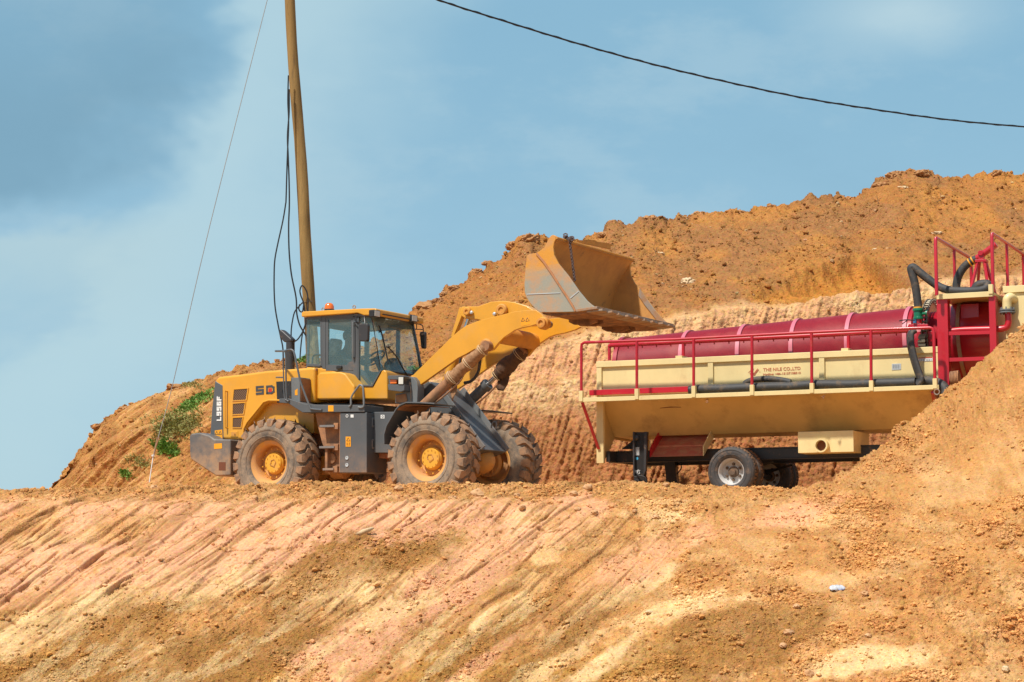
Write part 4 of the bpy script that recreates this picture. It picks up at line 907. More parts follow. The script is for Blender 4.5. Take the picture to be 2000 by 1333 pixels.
    stroke_text('L956F', (P3((268, 853), v_, Z1), P3((269, 698), v_, Z1), P3((239, 853), v_, Z1)), v_, .026, .22, WhiteP, 'model_lettering')
    stroke_text('S', (P3((488, 688), vb, Z1), P3((538, 684), vb, Z1), P3((487, 633), vb, Z1)), vb, .040, .2, GreyV, 'side_lettering')
    stroke_text('D', (P3((553, 684), vb, Z1), P3((606, 681), vb, Z1), P3((552, 629), vb, Z1)), vb, .038, .2, GreyV, 'side_lettering')
    MB().prism(S([(568, 647), (588, 646), (588, 670), (568, 671)], vb, Z1), vb - .006, vb).build('lettering_mark', RedV, E)
    for q in ([(350, 655), (436, 649), (425, 719), (343, 723)], [(343, 745), (419, 739), (408, 808), (341, 812)], [(343, 835), (403, 831), (393, 895), (341, 895)]):
        cxy = (sum(p[0] for p in q) / 4, sum(p[1] for p in q) / 4); big = [(cxy[0] + (p[0] - cxy[0]) * 1.12 + 1, cxy[1] + (p[1] - cxy[1]) * 1.14) for p in q]
        g = MB(); a = S(q, vb, Z1); b = S(big, vb, Z1); n = 4
        g.add([(p[0], vb - .012, p[1]) for p in a] + [(p[0], vb - .014, p[1]) for p in b] + [(p[0], vb + .002, p[1]) for p in b] + [(p[0], vb - .002, p[1]) for p in a],
              [(i, (i + 1) % 4, 4 + (i + 1) % 4, 4 + i) for i in range(4)] + [(4 + i, 4 + (i + 1) % 4, 8 + (i + 1) % 4, 8 + i) for i in range(4)] + [(i, 12 + i, 12 + (i + 1) % 4, (i + 1) % 4) for i in range(4)])
        f_ = g.build('louvre_frame', Yel, E, recalc=True); MB().prism(a, vb - .003, vb + .01).build('grille', Mesh, f_)
    m = MB(); m.tube([P3((306, 666), vb + .0, Z1), P3((294, 666), vb - .05, Z1), P3((290, 680), vb - .06, Z1), P3((290, 880), vb - .06, Z1), P3((294, 894), vb - .05, Z1), P3((308, 898), vb, Z1)], .014, 10, sm=5); m.build('grab_handle', Yel, E)
    m = MB(); m.prism(S([(326, 918), (374, 918), (374, 954), (326, 954)], vb, Z1), vb - .012, vb); lf = m.build('latch_plate', Yel, E, bevel=.006)
    m = MB(); m.prism(S([(334, 924), (366, 924), (366, 948), (334, 948)], vb, Z1), vb - .016, vb - .010); m.cyl(P3((352, 936), vb - .01, Z1), P3((352, 936), vb - .03, Z1), .014, 12); m.build('latch', YelD, lf)
    # exhaust stack
    va = -.35; m = MB(); c0, c1 = P3((706, 530), va, Z1), P3((706, 345), va, Z1); m.cyl(c0, c1, .082, 24); m.rev([(.09, -.01), (.09, .02)], c1, (0, 0, 1), 24)
    ex = m.build('exhaust_stack', BlkS, E)
    m = MB(); m.prism(S([(648, 288), (654, 272), (672, 284), (727, 334), (729, 354), (678, 356), (660, 334), (648, 310)], va, Z1), va - .078, va + .078); m.build('exhaust_tip', BlkS, ex, bevel=.055, seg=4)
    # ---- deck, steps, tanks on the near side
    vd = -1.22
    pr('air_box_recess', [(616, 604), (708, 600), (708, 738), (622, 738)], Z1, vb - .004, vb - .006, vb + .1, Blk, bevel=0)
    MB().prism(S([(708, 580), (766, 576), (766, 736), (708, 738)], -1.12, Z1), -1.12, -.72).build('battery_box', GryM, E, bevel=.008)
    u1, w1 = s1((766, 736), -1.12, Z1); _, w2 = s1((766, 576), -1.12, Z1)
    bp = MB(); bp.box((u1 + .002, -1.105, w1 + .02), (u1 + .012, -.74, w2 - .02)); bp.build('box_front_panel', Rust, E, bevel=.005)
    MB().prism(S([(735, 660), (752, 648), (752, 690), (735, 690)], -1.12, Z1), -1.124, -1.118).build('sticker', Orange, E)
    m = MB(); m.prism(S([(634, 712), (690, 710), (792, 744), (860, 750), (1176, 752), (1176, 796), (782, 800), (692, 742), (634, 738)], vd, Z1), vd, -.60); m.build('side_deck', Gry, E, bevel=.01)
    MB().prism(S([(946, 755), (980, 755), (980, 793), (946, 793)], vd, Z1), vd - .004, vd + .01).build('sticker', Orange, E)
    rl = MB(); q = lambda p, v=vd - .015: P3(p, v, Z1)
    rl.tube([q((612, 410), -.9), q((660, 409), -1.15), q((700, 402)), q((718, 405)), q((732, 430)), q((760, 560)), q((775, 620)), q((828, 760)), q((845, 778)), q((905, 784))], .019, 10, sm=5)
    rl.tube([q((640, 409), -1.05), q((665, 412)), q((676, 440)), q((681, 700)), q((700, 724))], .016, 8, sm=4); rl.tube([q((616, 577), -.95), q((662, 577), -1.2)], .014, 8)
    rl.tube([q((658, 415)), q((662, 560)), q((668, 700)), q((684, 722))], .012, 8, sm=3); rl.build('handrail', Gry, E)
    rl = MB(); rl.tube([q((1078, 762)), q((1090, 752)), q((1094, 700)), q((1134, 640)), q((1150, 626)), q((1166, 640)), q((1170, 690)), q((1172, 755)), q((1158, 768)), q((1136, 766))], .018, 10, sm=4); rl.build('handrail', GryM, E)
    tb = pr('fuel_tank', [(1020, 801), (1190, 799), (1190, 1183), (1016, 1183)], Z1, -1.20, -1.20, -.55, Gry, bevel=.015)
    pr('step_backing', [(862, 802), (1022, 800), (1018, 1178), (925, 1180), (925, 1040), (905, 990), (880, 890)], Z1, -1.06, -1.06, -.6, Rust, bevel=.01)
    m = MB(); m.prism(S([(1018, 802), (1030, 802), (1026, 1180), (1014, 1180)], -1.19, Z1), -1.19, -1.0); m.prism(S([(925, 1010), (940, 1010), (940, 1178), (925, 1180)], -1.19, Z1), -1.19, -1.0); m.build('step_side_plate', Rust, E, bevel=.004)
    for y0, x0, x1 in ((886, 890, 1004), (1020, 888, 1004), (1160, 910, 1000)):
        m = MB(); m.prism(S([(x0, y0 - 6), (x1 - 22, y0 - 8), (x1 - 22, y0 + 6), (x0, y0 + 8)], -1.235, Z1), -1.235, -1.05); st = m.build('step', GryM, E, bevel=.004)
        m = MB(); m.prism(S([(x1 - 24, y0 - 20), (x1 + 3, y0 - 20), (x1 + 3, y0 + 20), (x1 - 24, y0 + 20)], -1.21, Z1), -1.21, -1.05); m.build('bracket', Rust, st, bevel=.004)
    m = MB(); c = P3((970, 1092), -1.07, Z1); m.rev([(0, 0), (.095, 0), (.095, .02), (.08, .03), (0, .03)], c, (0, -1, 0), 28)
    for k in range(10): a = k * .628; m.rev([(0, 0), (.012, 0), (.012, .012), (0, .012)], c + Vector((.082 * math.cos(a), -.02, .082 * math.sin(a))), (0, -1, 0), 6)
    m.build('inspection_cover', Rust, E)
    vt_ = -1.204
    stk = MB().prism(S([(1057, 953), (1089, 953), (1089, 1017), (1057, 1017)], vt_, Z1), vt_ - .002, vt_ + .01).build('warning_sticker', Orange, tb)
    m = MB(); qq = [P3(p, vt_ - .004, Z1) for p in ((1062, 980), (1084, 980), (1073, 960))]
    for a, b in zip(qq, qq[1:] + qq[:1]): m.beam(a, b, .005, .006, up=(0, 1, 0))
    m.beam(P3((1066, 990), vt_ - .004, Z1), P3((1066, 1010), vt_ - .004, Z1), .004, .02, up=(0, 1, 0)); m.beam(P3((1080, 990), vt_ - .004, Z1), P3((1078, 1010), vt_ - .004, Z1), .004, .016, up=(0, 1, 0)); m.build('sticker_print', GreyV, tb)
    MB().prism(S([(1088, 813), (1107, 813), (1107, 832), (1088, 832)], vt_, Z1), vt_ - .002, vt_ + .01).build('label', WhiteP, tb)
    m = MB(); m.rev([(.028, 0), (.028, .004), (.018, .004), (.018, 0)], P3((1066, 822), vt_, Z1), (0, -1, 0), 20, closed=True); m.build('round_label', WhiteP, tb)
    for y in (1088, 1133): m = MB(); m.rev([(.034, 0), (.034, .008), (.02, .008), (.02, .002), (0, .002)], P3((1065, y), vt_, Z1), (0, -1, 0), 20); m.build('drain_plug', Silver, tb)
    hb = pr('hydraulic_tank', [(55, 797), (235, 795), (215, 1056), (55, 1056)], Z2, -.98, -.98, -.45, Gry, bevel=.012)
    for y0 in (862, 1000):
        m = MB(); m.tube([P3((92, y0 - 26), -.985, Z2), P3((88, y0 - 24), -1.03, Z2), P3((88, y0 + 24), -1.03, Z2), P3((92, y0 + 26), -.985, Z2)], .013, 8, sm=3); m.prism(S([(78, y0 - 32), (100, y0 - 32), (100, y0 - 18), (78, y0 - 18)], -.985, Z2), -.995, -.975); m.prism(S([(78, y0 + 18), (100, y0 + 18), (100, y0 + 32), (78, y0 + 32)], -.985, Z2), -.995, -.975)
        m.build('door_handle', GryM, hb)
    MB().prism(S([(142, 815), (166, 815), (166, 838), (142, 838)], -.98, Z2), -.984, -.975).build('label', WhiteP, hb)
    m = MB(); m.rev([(.022, 0), (.022, .003), (.014, .003), (.014, 0)], P3((154, 826), -.984, Z2), (0, -1, 0), 16, closed=True); m.build('label_print', GreyV, hb)
    pr('under_tank_beam', [(40, 1060), (205, 1058), (200, 1088), (40, 1092)], Z2, -.8, -.8, -.5, RedF, bevel=.008)
    m = MB(); m.prism(S([(855, 735), (1240, 745), (1240, 800), (855, 800)], -.62, Z1), -.62, .62); m.build('cab_floor_frame', Blk, E, bevel=.01)
    # ---- cab
    vc = -.72
    pr('cab_lower_body', [(256, 906), (500, 935), (640, 972), (760, 985), (905, 1166), (1122, 1166), (1232, 962), (1262, 950), (1290, 965), (1302, 1000), (1310, 1200), (1312, 1333), (256, 1333)], Z7, vc, vc, -vc, Yel, bevel=.035, seg=3)
    pr('side_storage_box', [(402, 1020), (425, 985), (690, 978), (760, 1000), (880, 1165), (884, 1290), (872, 1330), (402, 1335)], Z7, -1.05, -1.05, -.68, Yel, bevel=.06, seg=4)
    m = MB(); m.prism(S([(280, 935), (390, 930), (388, 965), (310, 968)], vc - .04, Z7), vc - .05, vc + .01); m.build('door_stop', Rust, E, bevel=.01)
    # near-side frame of the cab: pillars, door and window surrounds
    cf = MB(); k = [0]
    def bar(pts, dv=0, th=.05): k[0] += 1; cf.prism(S(pts, vc, Z7), vc - .002 - .0013 * k[0] + dv, vc + th)
    bar([(452, 240), (506, 238), (506, 940), (460, 930)]); bar([(246, 240), (264, 240), (262, 905), (252, 903)], .02)
    bar([(264, 255), (452, 245), (452, 290), (264, 296)]); bar([(436, 290), (456, 290), (460, 905), (440, 905)]); bar([(262, 870), (440, 882), (440, 912), (262, 905)])
    bar([(506, 236), (1112, 220), (1112, 262), (506, 272)]); bar([(506, 272), (540, 270), (538, 885), (508, 885)], .012); bar([(540, 268), (870, 258), (870, 288), (540, 296)], .012)
    bar([(834, 288), (872, 286), (874, 960), (852, 960), (848, 855)], .012)
    bar([(508, 885), (780, 890), (812, 850), (850, 838), (852, 962), (508, 965)], .012)
    bar([(874, 262), (930, 260), (932, 1166), (905, 1166), (760, 985), (640, 970), (874, 966)], .0)
    bar([(932, 1145), (1110, 1150), (1208, 985), (1222, 952), (1238, 958), (1122, 1170), (932, 1168)]); bar([(932, 262), (946, 262), (946, 1145), (932, 1145)])
    cfo = cf.build('cab_frame', Gry, E, bevel=.004, seg=1)
    pr('door_handle', [(648, 915), (660, 900), (715, 895), (722, 915), (715, 940), (655, 948)], Z7, vc - .02, vc - .045, vc, Blk, bevel=.012)
    m = MB(); m.tube([P3((868, 350), vc - .04, Z7), P3((862, 365), vc - .07, Z7), P3((860, 760), vc - .07, Z7), P3((872, 790), vc - .02, Z7)], .014, 8, sm=3); m.build('door_grab_rail', GryM, cfo)
    # far side and rear frame
    uR, _ = s1((250, 600), vc, Z7); uF, wT = s1((1105, 275), vc, Z7); _, wB = s1((258, 905), vc, Z7); uD, _ = s1((900, 600), vc, Z7); uN, wN = s1((1228, 950), vc, Z7); uM, _ = s1((480, 600), vc, Z7)
    _, wL = s1((1120, 1160), vc, Z7)
    m = MB(); fv = .67
    for a, b in ((uR, uR + .05), (uM - .04, uM + .05), (uD - .04, uD + .03)): m.box((a, fv, wB - .1), (b, .715, wT + .04))
    m.box((uR, fv + .003, wT - .06), (uF, .712, wT + .045)); m.box((uR, fv + .003, wB - .12), (uN, .712, wB - .02)); m.box((uR - .006, -.66, wB - .1), (uR + .04, .66, wB + .0)); m.box((uR - .006, -.66, wT - .04), (uR + .04, .66, wT + .04)); m.box((uR - .004, -.70, wB - .1), (uR + .044, -.66, wT + .04))
    m.build('far_frame', Gry, E, bevel=.004)
    m = MB(); m.prism([(uF - .02, wT + .02), (uF + .03, wT + .02), (uN + .05, wN - .02), (uN, wN - .02)], .62, .66); m.build('far_front_pillar', Gry, E)
    MB().box((uR + .02, -.70, wT + .03), (uF + .10, .70, wT + .09)).build('headliner', BlkS, E)
    # glazing
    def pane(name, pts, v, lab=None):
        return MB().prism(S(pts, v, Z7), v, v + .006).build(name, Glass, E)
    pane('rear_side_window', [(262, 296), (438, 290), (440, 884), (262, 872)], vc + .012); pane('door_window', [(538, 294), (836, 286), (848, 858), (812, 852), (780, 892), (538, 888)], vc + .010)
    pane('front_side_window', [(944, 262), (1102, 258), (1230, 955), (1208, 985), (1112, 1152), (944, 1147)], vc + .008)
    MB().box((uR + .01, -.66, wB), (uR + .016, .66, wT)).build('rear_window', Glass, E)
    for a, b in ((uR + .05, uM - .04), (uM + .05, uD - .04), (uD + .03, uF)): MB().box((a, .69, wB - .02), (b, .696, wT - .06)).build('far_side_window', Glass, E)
    m = MB(); n = 12; vs = []                                            # curved windscreen
    for i in range(n + 1):
        t = i / n; v = vc + .01 + t * 1.36; bow = .10 * (1 - (2 * t - 1) ** 2)
        vs += [(uF + bow, v, wT + .05), (uF + (uN - uF) * .5 + bow + .02, v, (wT + wN) / 2), (uN + bow, v, wN - .02)]
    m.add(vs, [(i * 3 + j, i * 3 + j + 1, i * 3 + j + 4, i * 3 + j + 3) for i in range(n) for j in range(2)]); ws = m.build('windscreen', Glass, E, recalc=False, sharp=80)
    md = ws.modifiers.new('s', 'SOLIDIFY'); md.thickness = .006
    m = MB(); m.tube([P3((1104, 262), vc - .006, Z7), P3((1165, 600), vc - .006, Z7), P3((1222, 945), vc - .006, Z7)], .008, 6)
    vs = [(uN + .02 + .10 * (1 - (2 * t - 1) ** 2), vc + .01 + t * 1.36, wN - .03) for t in np.linspace(0, 1, 12)]; m.tube(vs, .022, 6); vs = [(uF + .10 * (1 - (2 * t - 1) ** 2), vc + .01 + t * 1.36, wT + .04) for t in np.linspace(0, 1, 12)]; m.tube(vs, .03, 6)
    m.build('windscreen_seal', Blk, ws)
    def wsp(x, y, off=.03):     # a point on the windscreen plane under photo pixel
        u = uF + .1 + off; v, w = fr.cross(*Z7(x, y), u)
        for _ in range(5):
            t = min(max((v - vc) / 1.36, 0), 1); u = uF + (uN - uF) * min(max((wT - w) / (wT - wN), 0), 1) + .10 * (1 - (2 * t - 1) ** 2) + off; v, w = fr.cross(*Z7(x, y), u)
        return Vector((u, v, w))
    for pts, wd in (([(1198, 372), (1245, 520), (1322, 875)], .010), ([(1318, 655), (1420, 770), (1510, 930), (1575, 1035)], .010)):
        m = MB(); m.tube([wsp(*p) for p in pts], wd, 6, sm=3); m.tube([wsp(p[0] + 9, p[1] + 4, .05) for p in pts], .008, 6, sm=3); m.build('wiper', Blk, E)
    m = MB(); m.tube([wsp(1300, 655), wsp(1350, 652)], .012, 6); m.tube([wsp(1200, 460), wsp(1225, 455)], .014, 6); m.build('wiper_joint', Blk, E)
    a, b, c = wsp(1285, 300, .008), wsp(1470, 318, .008), wsp(1280, 250, .008)
    stroke_text('SDLG', (a, b, c), 0, .022, .25, mat('frosted_vinyl', (.62, .70, .68), .5), 'windscreen_lettering', ws, .002, nrm=(1, 0, 0))
    # roof
    r0 = s1((190, 262), -.80, Z7); r1 = s1((190, 207), -.80, Z7); r2 = s1((1150, 150), -.80, Z7); r3 = s1((1155, 242), -.80, Z7); r4 = s1((1000, 242), -.80, Z7); r5 = s1((920, 212), -.80, Z7)
    m = MB(); prof = [r0, r1, (r1[0] + .04, r1[1] + .02), (r2[0] - .3, r2[1] + .015), r2, (r2[0] + .03, r2[1] - .02), (r2[0] + .03, r3[1] + .03), r3, r4, r5]
    m.prism(prof, -.80, .80); roof = m.build('cab_roof', Yel, E, bevel=.03, seg=3)
    m = MB(); vv = [(-.62, .06), (-.45, 0), (.45, 0), (.62, .06)]
    m.box((r3[0] - .25, -.60, r3[1] + .03), (r3[0] + .034, .60, r3[1] + .05)); m.build('roof_front_painted_shadow', Blk, roof)  # black strip standing in for the shadow gap at the roof front
    for zp in ((1182, 222), (1668, 284)):
        u = r3[0] + .06; v, w = fr.cross(*Z7(*zp), u); m = MB(); m.box((u - .12, v - .11, w - .065), (u - .005, v + .11, w + .065)); lp = m.build('work_lamp', Blk, E, bevel=.015)
        MB().box((u - .004, v - .09, w - .05), (u + .004, v + .075, w + .05)).build('lens', LensM, lp, bevel=.003)
    m = MB(); c = P3((553, 178), -.35, Z7); m.rev([(.098, -.03), (.1, .0), (.095, .02)], c, (0, 0, 1), 24); bc = m.build('beacon', Blk, E); m = MB(); m.rev([(.088, 0), (.088, .06), (.075, .10), (.045, .125), (0, .132)], c + Vector((0, 0, .01)), (0, 0, 1), 24); m.build('beacon_lens', Amber, bc, sharp=80)
    for zp, v in (((475, 165), -.5), ((878, 135), -.5)):
        c = P3(zp, v, Z7); m = MB(); m.tube([c + Vector((.03 * math.cos(a), 0, .03 * math.sin(a))) for a in np.linspace(0, 6.283, 16)], .010, 6); m.cyl(c + Vector((0, 0, -.03)), c + Vector((0, 0, -.07)), .012, 8); m.build('lifting_eye', Steel, E)
    # mirrors
    for vm_, body, arm in ((-1.0, [(944, 372), (958, 352), (1058, 350), (1072, 372), (1068, 560), (1052, 584), (962, 582), (945, 560)], [(870, 262), (872, 245), (905, 240), (995, 250), (1010, 270), (1018, 350)]),
                           (1.02, [(1742, 470), (1752, 456), (1800, 456), (1812, 472), (1810, 660), (1800, 678), (1775, 678), (1762, 660)], [(1550, 342), (1600, 340), (1690, 350), (1760, 370), (1775, 400), (1778, 455)])):
        m = MB(); m.prism(S(body, vm_, Z7), vm_ - .04, vm_ + .04); mi = m.build('mirror', BlkS, E, bevel=.03, seg=3)
        m = MB(); q_ = [P3(p, vm_ + ((-1 if vm_ > 0 else 1) * .25 * (1 - i / 5)), Z7) for i, p in enumerate(arm)]; m.tube(q_, .011, 6, sm=3)
        lo = [(arm[0][0] + 6, arm[0][1] + 78), (arm[-1][0] - 10, arm[-1][1] - 28)]; m.tube([P3(lo[0], vm_ + ((-1 if vm_ > 0 else 1) * .25), Z7), P3(lo[1], vm_, Z7)], .009, 6); x_ = arm[2][0] + 0; m.tube([P3((x_, arm[2][1]), vm_ + ((-1 if vm_ > 0 else 1) * .15), Z7), P3((x_, lo[0][1]), vm_ + ((-1 if vm_ > 0 else 1) * .15), Z7)], .009, 6)
        m.build('mirror_arm', Blk, mi)
    # interior
    m = MB(); c = P3((630, 700), -.02, Z7); b0 = MB(); b0.prism([(c.x - .14, wB - .15), (c.x - .20, c.z + .05), (c.x - .16, c.z + .16), (c.x - .06, c.z + .14), (c.x - .03, wB - .1), (c.x + .42, wB - .08), (c.x + .42, wB - .25), (c.x - .1, wB - .28)], -.24, .24)
    seat = b0.build('driver_seat', BlkS, E, bevel=.04, seg=3)
    hr = P3((628, 665), -.02, Z7); m = MB(); m.rev([(0, -.17), (.10, -.165), (.125, -.12), (.13, .12), (.10, .165), (0, .17)], hr, (.15, 0, 1), 18); m.build('headrest', SeatW, seat, sharp=80)
    m = MB(); m.tube([P3((335, 890), .3, Z7), P3((340, 790), .3, Z7), P3((380, 755), .3, Z7), P3((455, 765), .3, Z7)], .018, 8, sm=3); m.tube([P3((535, 780), -.3, Z7), P3((720, 768), -.3, Z7), P3((738, 790), -.3, Z7), P3((752, 880), -.3, Z7)], .016, 8, sm=2); m.tube([P3((605, 780), -.3, Z7), P3((605, 880), -.3, Z7)], .014, 8)
    m.build('arm_rest', Blk, E)
    sw = P3((1150, 800), 0.0, Z7); ax = Vector((-.62, 0, .78)).normalized(); e1 = Vector((0, 1, 0)); e2 = ax.cross(e1); m = MB()
    m.tube([sw + (e1 * math.cos(a) + e2 * math.sin(a)) * .20 for a in np.linspace(0, 6.283, 32)], .017, 8)
    for a in (0, 2.1, 4.2): m.tube([sw - ax * .03, sw + (e1 * math.cos(a) + e2 * math.sin(a)) * .19], .012, 6)
    m.rev([(0, 0), (.05, 0), (.05, .03), (0, .04)], sw - ax * .03, ax, 16); wh = m.build('steering_wheel', BlkS, E)
    m = MB(); m.tube([sw - ax * .03, sw - ax * .35 + Vector((.02, 0, -.1)), Vector((sw.x + .28, 0, wL))], [.04, .07, .1], 12); m.build('steering_column', BlkS, E)
    m = MB(); m.rev([(0, .12), (.10, .10), (.17, .02), (.19, -.12), (0, -.14)], P3((1390, 880), .25, Z7), (0, 0, 1), 16); m.build('dashboard_hump', BlkS, E, sharp=80)
    m = MB(); m.box((uD + .2, -.2, wL), (uN - .02, .45, wL + .28)); m.build('dashboard', BlkS, E, bevel=.04)
    m = MB(); m.box((uD - .1, -.3, wT - .13), (uF - .15, .05, wT - .02)); m.build('sun_visor', GryM, E, bevel=.01)
    # driver
    driver(fr, E, P3, c, sw, hr, wB)
    # ---- front frame, lamp bracket, mudguards
    pr('lamp_tower', [(296, 600), (310, 580), (345, 572), (368, 600), (376, 640), (372, 742), (232, 742), (235, 680), (290, 670)], Z2, -.78, -.78, -.55, GryM, bevel=.015)
    m = MB(); m.prism(S([(185, 575), (188, 566), (285, 564), (292, 580), (285, 592), (190, 590)], -1.0, Z2), -1.0, -.66); m.prism(S([(185, 622), (292, 622), (290, 660), (270, 668), (190, 658)], -1.0, Z2), -1.0, -.66); m.prism(S([(193, 590), (287, 590), (287, 622), (193, 622)], -.86, Z2), -.86, -.7)
    hl = m.build('headlamp_housing', Gry, E, bevel=.008)
    m = MB(); m.prism(S([(200, 582), (242, 580), (242, 617), (200, 618)], -.97, Z2), -.97, -.86); m.build('indicator_lamp', Amber, hl, bevel=.01)
    m = MB(); m.prism(S([(251, 570), (289, 570), (287, 626), (251, 624)], -1.01, Z2), -1.01, -.84); hd = m.build('headlamp', Blk, hl, bevel=.01); 
    u_, w_ = s1((289, 598), -1.01, Z2); MB().prism(S([(255, 575), (285, 575), (284, 620), (255, 620)], -1.012, Z2), -1.016, -1.0).build('lens', LensM, hd, bevel=.003)
    m = MB(); m.rev([(.045, 0), (.045, .02), (.03, .03), (0, .03)], P3((322, 618), -.78, Z2), (0, -1, 0), 18); m.tube([P3((322, 618), -.82, Z2), P3((332, 640), -.82, Z2), P3((333, 735), -.8, Z2)], .007, 6); m.build('pivot_cap', Steel, E)
    m = MB(); m.prism(S([(236, 690), (300, 680), (310, 720), (300, 735), (236, 735)], -.80, Z2), -.802, -.7); m.build('hose_clamp_block', Rust, E, bevel=.01)
    ff = pr('front_frame', [(290, 742), (372, 640), (450, 602), (500, 648), (790, 1036), (640, 1100), (250, 1100), (210, 1040)], Z2, -.42, -.42, .42, Gry, bevel=.02)
    # raised edge plates of the sloping front frame
    for v in (-.44, .40):
        A_ = S([(500, 640), (790, 1036)], -.42, Z2); m = MB(); m.beam((A_[0][0] + .01, v + .02, A_[0][1] + .03), (A_[1][0] + .01, v + .02, A_[1][1] + .03), .04, .10); m.build('frame_flange', GryM, ff, bevel=.006)
    A_ = S([(700, 910), (790, 1034)], -.42, Z2); m = MB(); m.tube([(A_[1][0] - .22, .25, A_[1][1] + .42), (A_[1][0] - .2, .25, A_[1][1] + .52), (A_[1][0] - .12, .25, A_[1][1] + .52), (A_[1][0] - .12, .25, A_[1][1] + .40)], .014, 6, sm=3); m.build('tow_hook', GryM, ff)
    for s in (-1, 1):
        L_ = S([(165, 1000), (164, 940), (180, 885), (240, 782), (262, 758), (300, 741), (390, 742), (482, 748)], -1.36, Z2); m = MB(); m.sheet(L_, min(s * 1.36, s * .72), max(s * 1.36, s * .72), .025); mg = m.build('mudguard', Gry, E, bevel=.006)
    m = MB(); L_ = S([(172, 1000), (172, 945), (188, 890), (246, 790), (268, 768), (302, 752), (388, 753), (470, 758)], -1.30, Z2); m.sheet(L_, -1.33, -.74, .006); m.build('mudguard_liner', Rust, E)
    # ---- lift arms
    va_ = -.62; armp = [(345, 572), (372, 545), (590, 330), (640, 286), (690, 250), (760, 222), (830, 203), (1000, 160), (1090, 150), (1135, 152), (1160, 170), (1200, 214), (1165, 232), (1100, 252), (1040, 264), (1000, 278), (930, 325), (895, 360), (862, 402), (830, 412), (790, 402), (745, 398), (690, 430), (640, 455), (560, 512), (376, 642), (352, 620)]
    for s in (-1, 1):
        v0, v1 = (s * .66, s * .585) if s > 0 else (-.66, -.585)
        m = MB().prism(S(armp, va_, Z2), min(v0, v1), max(v0, v1)); arm = m.build('lift_arm', Yel, E, bevel=.008)
        if s < 0:
            MB().prism(S([(1030, 200), (1082, 185), (1090, 240), (1036, 252)], -.66, Z2), -.663, -.655).build('warning_sticker', Orange, arm); m = MB()
            for x in (1045, 1073):
                qq = [P3(p, -.665, Z2) for p in ((x - 11, 222), (x + 11, 217), (x - 1, 198))]
                for a, b in zip(qq, qq[1:] + qq[:1]): m.beam(a, b, .005, .005, up=(0, 1, 0))
            m.build('sticker_print', GreyV, arm)
    pc = S([(1000, 235), (820, 372), (345, 600), (1186, 236), (905, 250)], va_, Z2)
    m = MB(); m.cyl((pc[0][0] - .35, -.6, pc[0][1] - .18), (pc[0][0] - .35, .6, pc[0][1] - .18), .15, 24); m.build('cross_tube', YelD, E)
    for (u, w), r, vv in ((pc[1], .085, .70), (pc[2], .08, .62), (pc[3], .085, .74)):
        for s in ((-1,) if r == .085 and vv == .74 else (-1, 1)):
            m = MB(); m.rev([(r * 1.3, -.05), (r * 1.3, .05), (r * 1.0, .08), (r, .12), (r * .55, .125), (r * .5, .10), (0, .10)], (u, s * vv * .9, w), (0, s, 0), 26); m.build('pin_boss', YelD, E, sharp=30)
    m = MB(); m.cyl((pc[3][0], -.62, pc[3][1]), (pc[3][0], -.45, pc[3][1]), .06, 18); m.build('bucket_pin', Steel, E)
    # rocker, tilt cylinder, limit plate
    rk = pr('tilt_rocker', [(668, 160), (676, 132), (780, 130), (862, 101), (940, 95), (1010, 104), (1090, 128), (1140, 160), (1210, 225), (1180, 250), (1050, 250), (900, 262), (780, 214), (700, 208), (672, 190)], Z2, 0, -.12, .12, Yel, bevel=.015)
    c1_, c2_ = P3((697, 160), -.13, Z2), P3((915, 150), -.13, Z2)
    for c, r in ((c1_, .075), (c2_, .11)):
        m = MB(); m.rev([(r, 0), (r, .05), (r * .8, .07), (r * .45, .07), (r * .4, .05), (0, .05)], c, (0, -1, 0), 24); m.build('rocker_pin', YelD, rk)
    m = MB(); m.rev([(0, 0), (.03, 0), (.03, .04), (.012, .05), (0, .05)], P3((722, 166), -.14, Z2), (0, -1, 0), 12); m.rev([(0, 0), (.03, 0), (.03, .04), (.012, .05), (0, .05)], P3((868, 175), -.14, Z2), (0, -1, 0), 12); m.build('grease_cap', Silver, rk)
    m = MB(); m.prism(S([(645, 132), (664, 136), (670, 160), (606, 322), (590, 320)], .1, Z2), .08, .2); m.build('limit_bar', Yel, E, bevel=.006)
    t0, t1 = P3((705, 195), .0, Z2), P3((560, 620), .0, Z2); d = (t1 - t0)
    m = MB(); m.cyl(t0 + d * .0, t0 + d * .45, .042, 16); m.build('tilt_rod', Chrome, E); m = MB(); m.cyl(t0 + d * .30, t1 + d * .1, .10, 24); m.rev([(.115, 0), (.115, .12)], t0 + d * .30, d, 24); m.build('tilt_cylinder', Yel, E)
    # lift cylinders: barrel, rod, cloth wraps tied on
    def lift_cyl(v, wrap):
        top = P3((815, 378), -.74, Z2); bot = P3((430, 742), -.74, Z2); top.y = bot.y = v; d = bot - top; L_ = d.length; dn = d.normalized()
        m = MB(); m.cyl(top + dn * .05, top + dn * L_ * .6, .045, 16); rod = m.build('lift_rod', Chrome, E)
        m = MB(); m.cyl(top + dn * L_ * .56, bot + dn * .25, .095, 26); m.rev([(.11, 0), (.115, .02), (.115, .1), (.10, .11)], top + dn * L_ * .56, dn, 26)
        cy = m.build('lift_cylinder', Rust if v < 0 else Gry, E); m = MB(); m.cyl(top + Vector((0, -.07, 0)), top + Vector((0, .07, 0)), .09, 20); m.build('cylinder_eye', Rust, cy)
        m = MB(); m.tube([top + dn * L_ * .5 + Vector((.14, -.02, -.06)), top + dn * L_ * .62 + Vector((.15, -.04, -.09)), top + dn * L_ * .8 + Vector((.13, -.04, -.09)), top + dn * L_ * .95 + Vector((.1, 0, -.06))], .018, 8, sm=4); m.build('cylinder_pipe', Rust, cy)
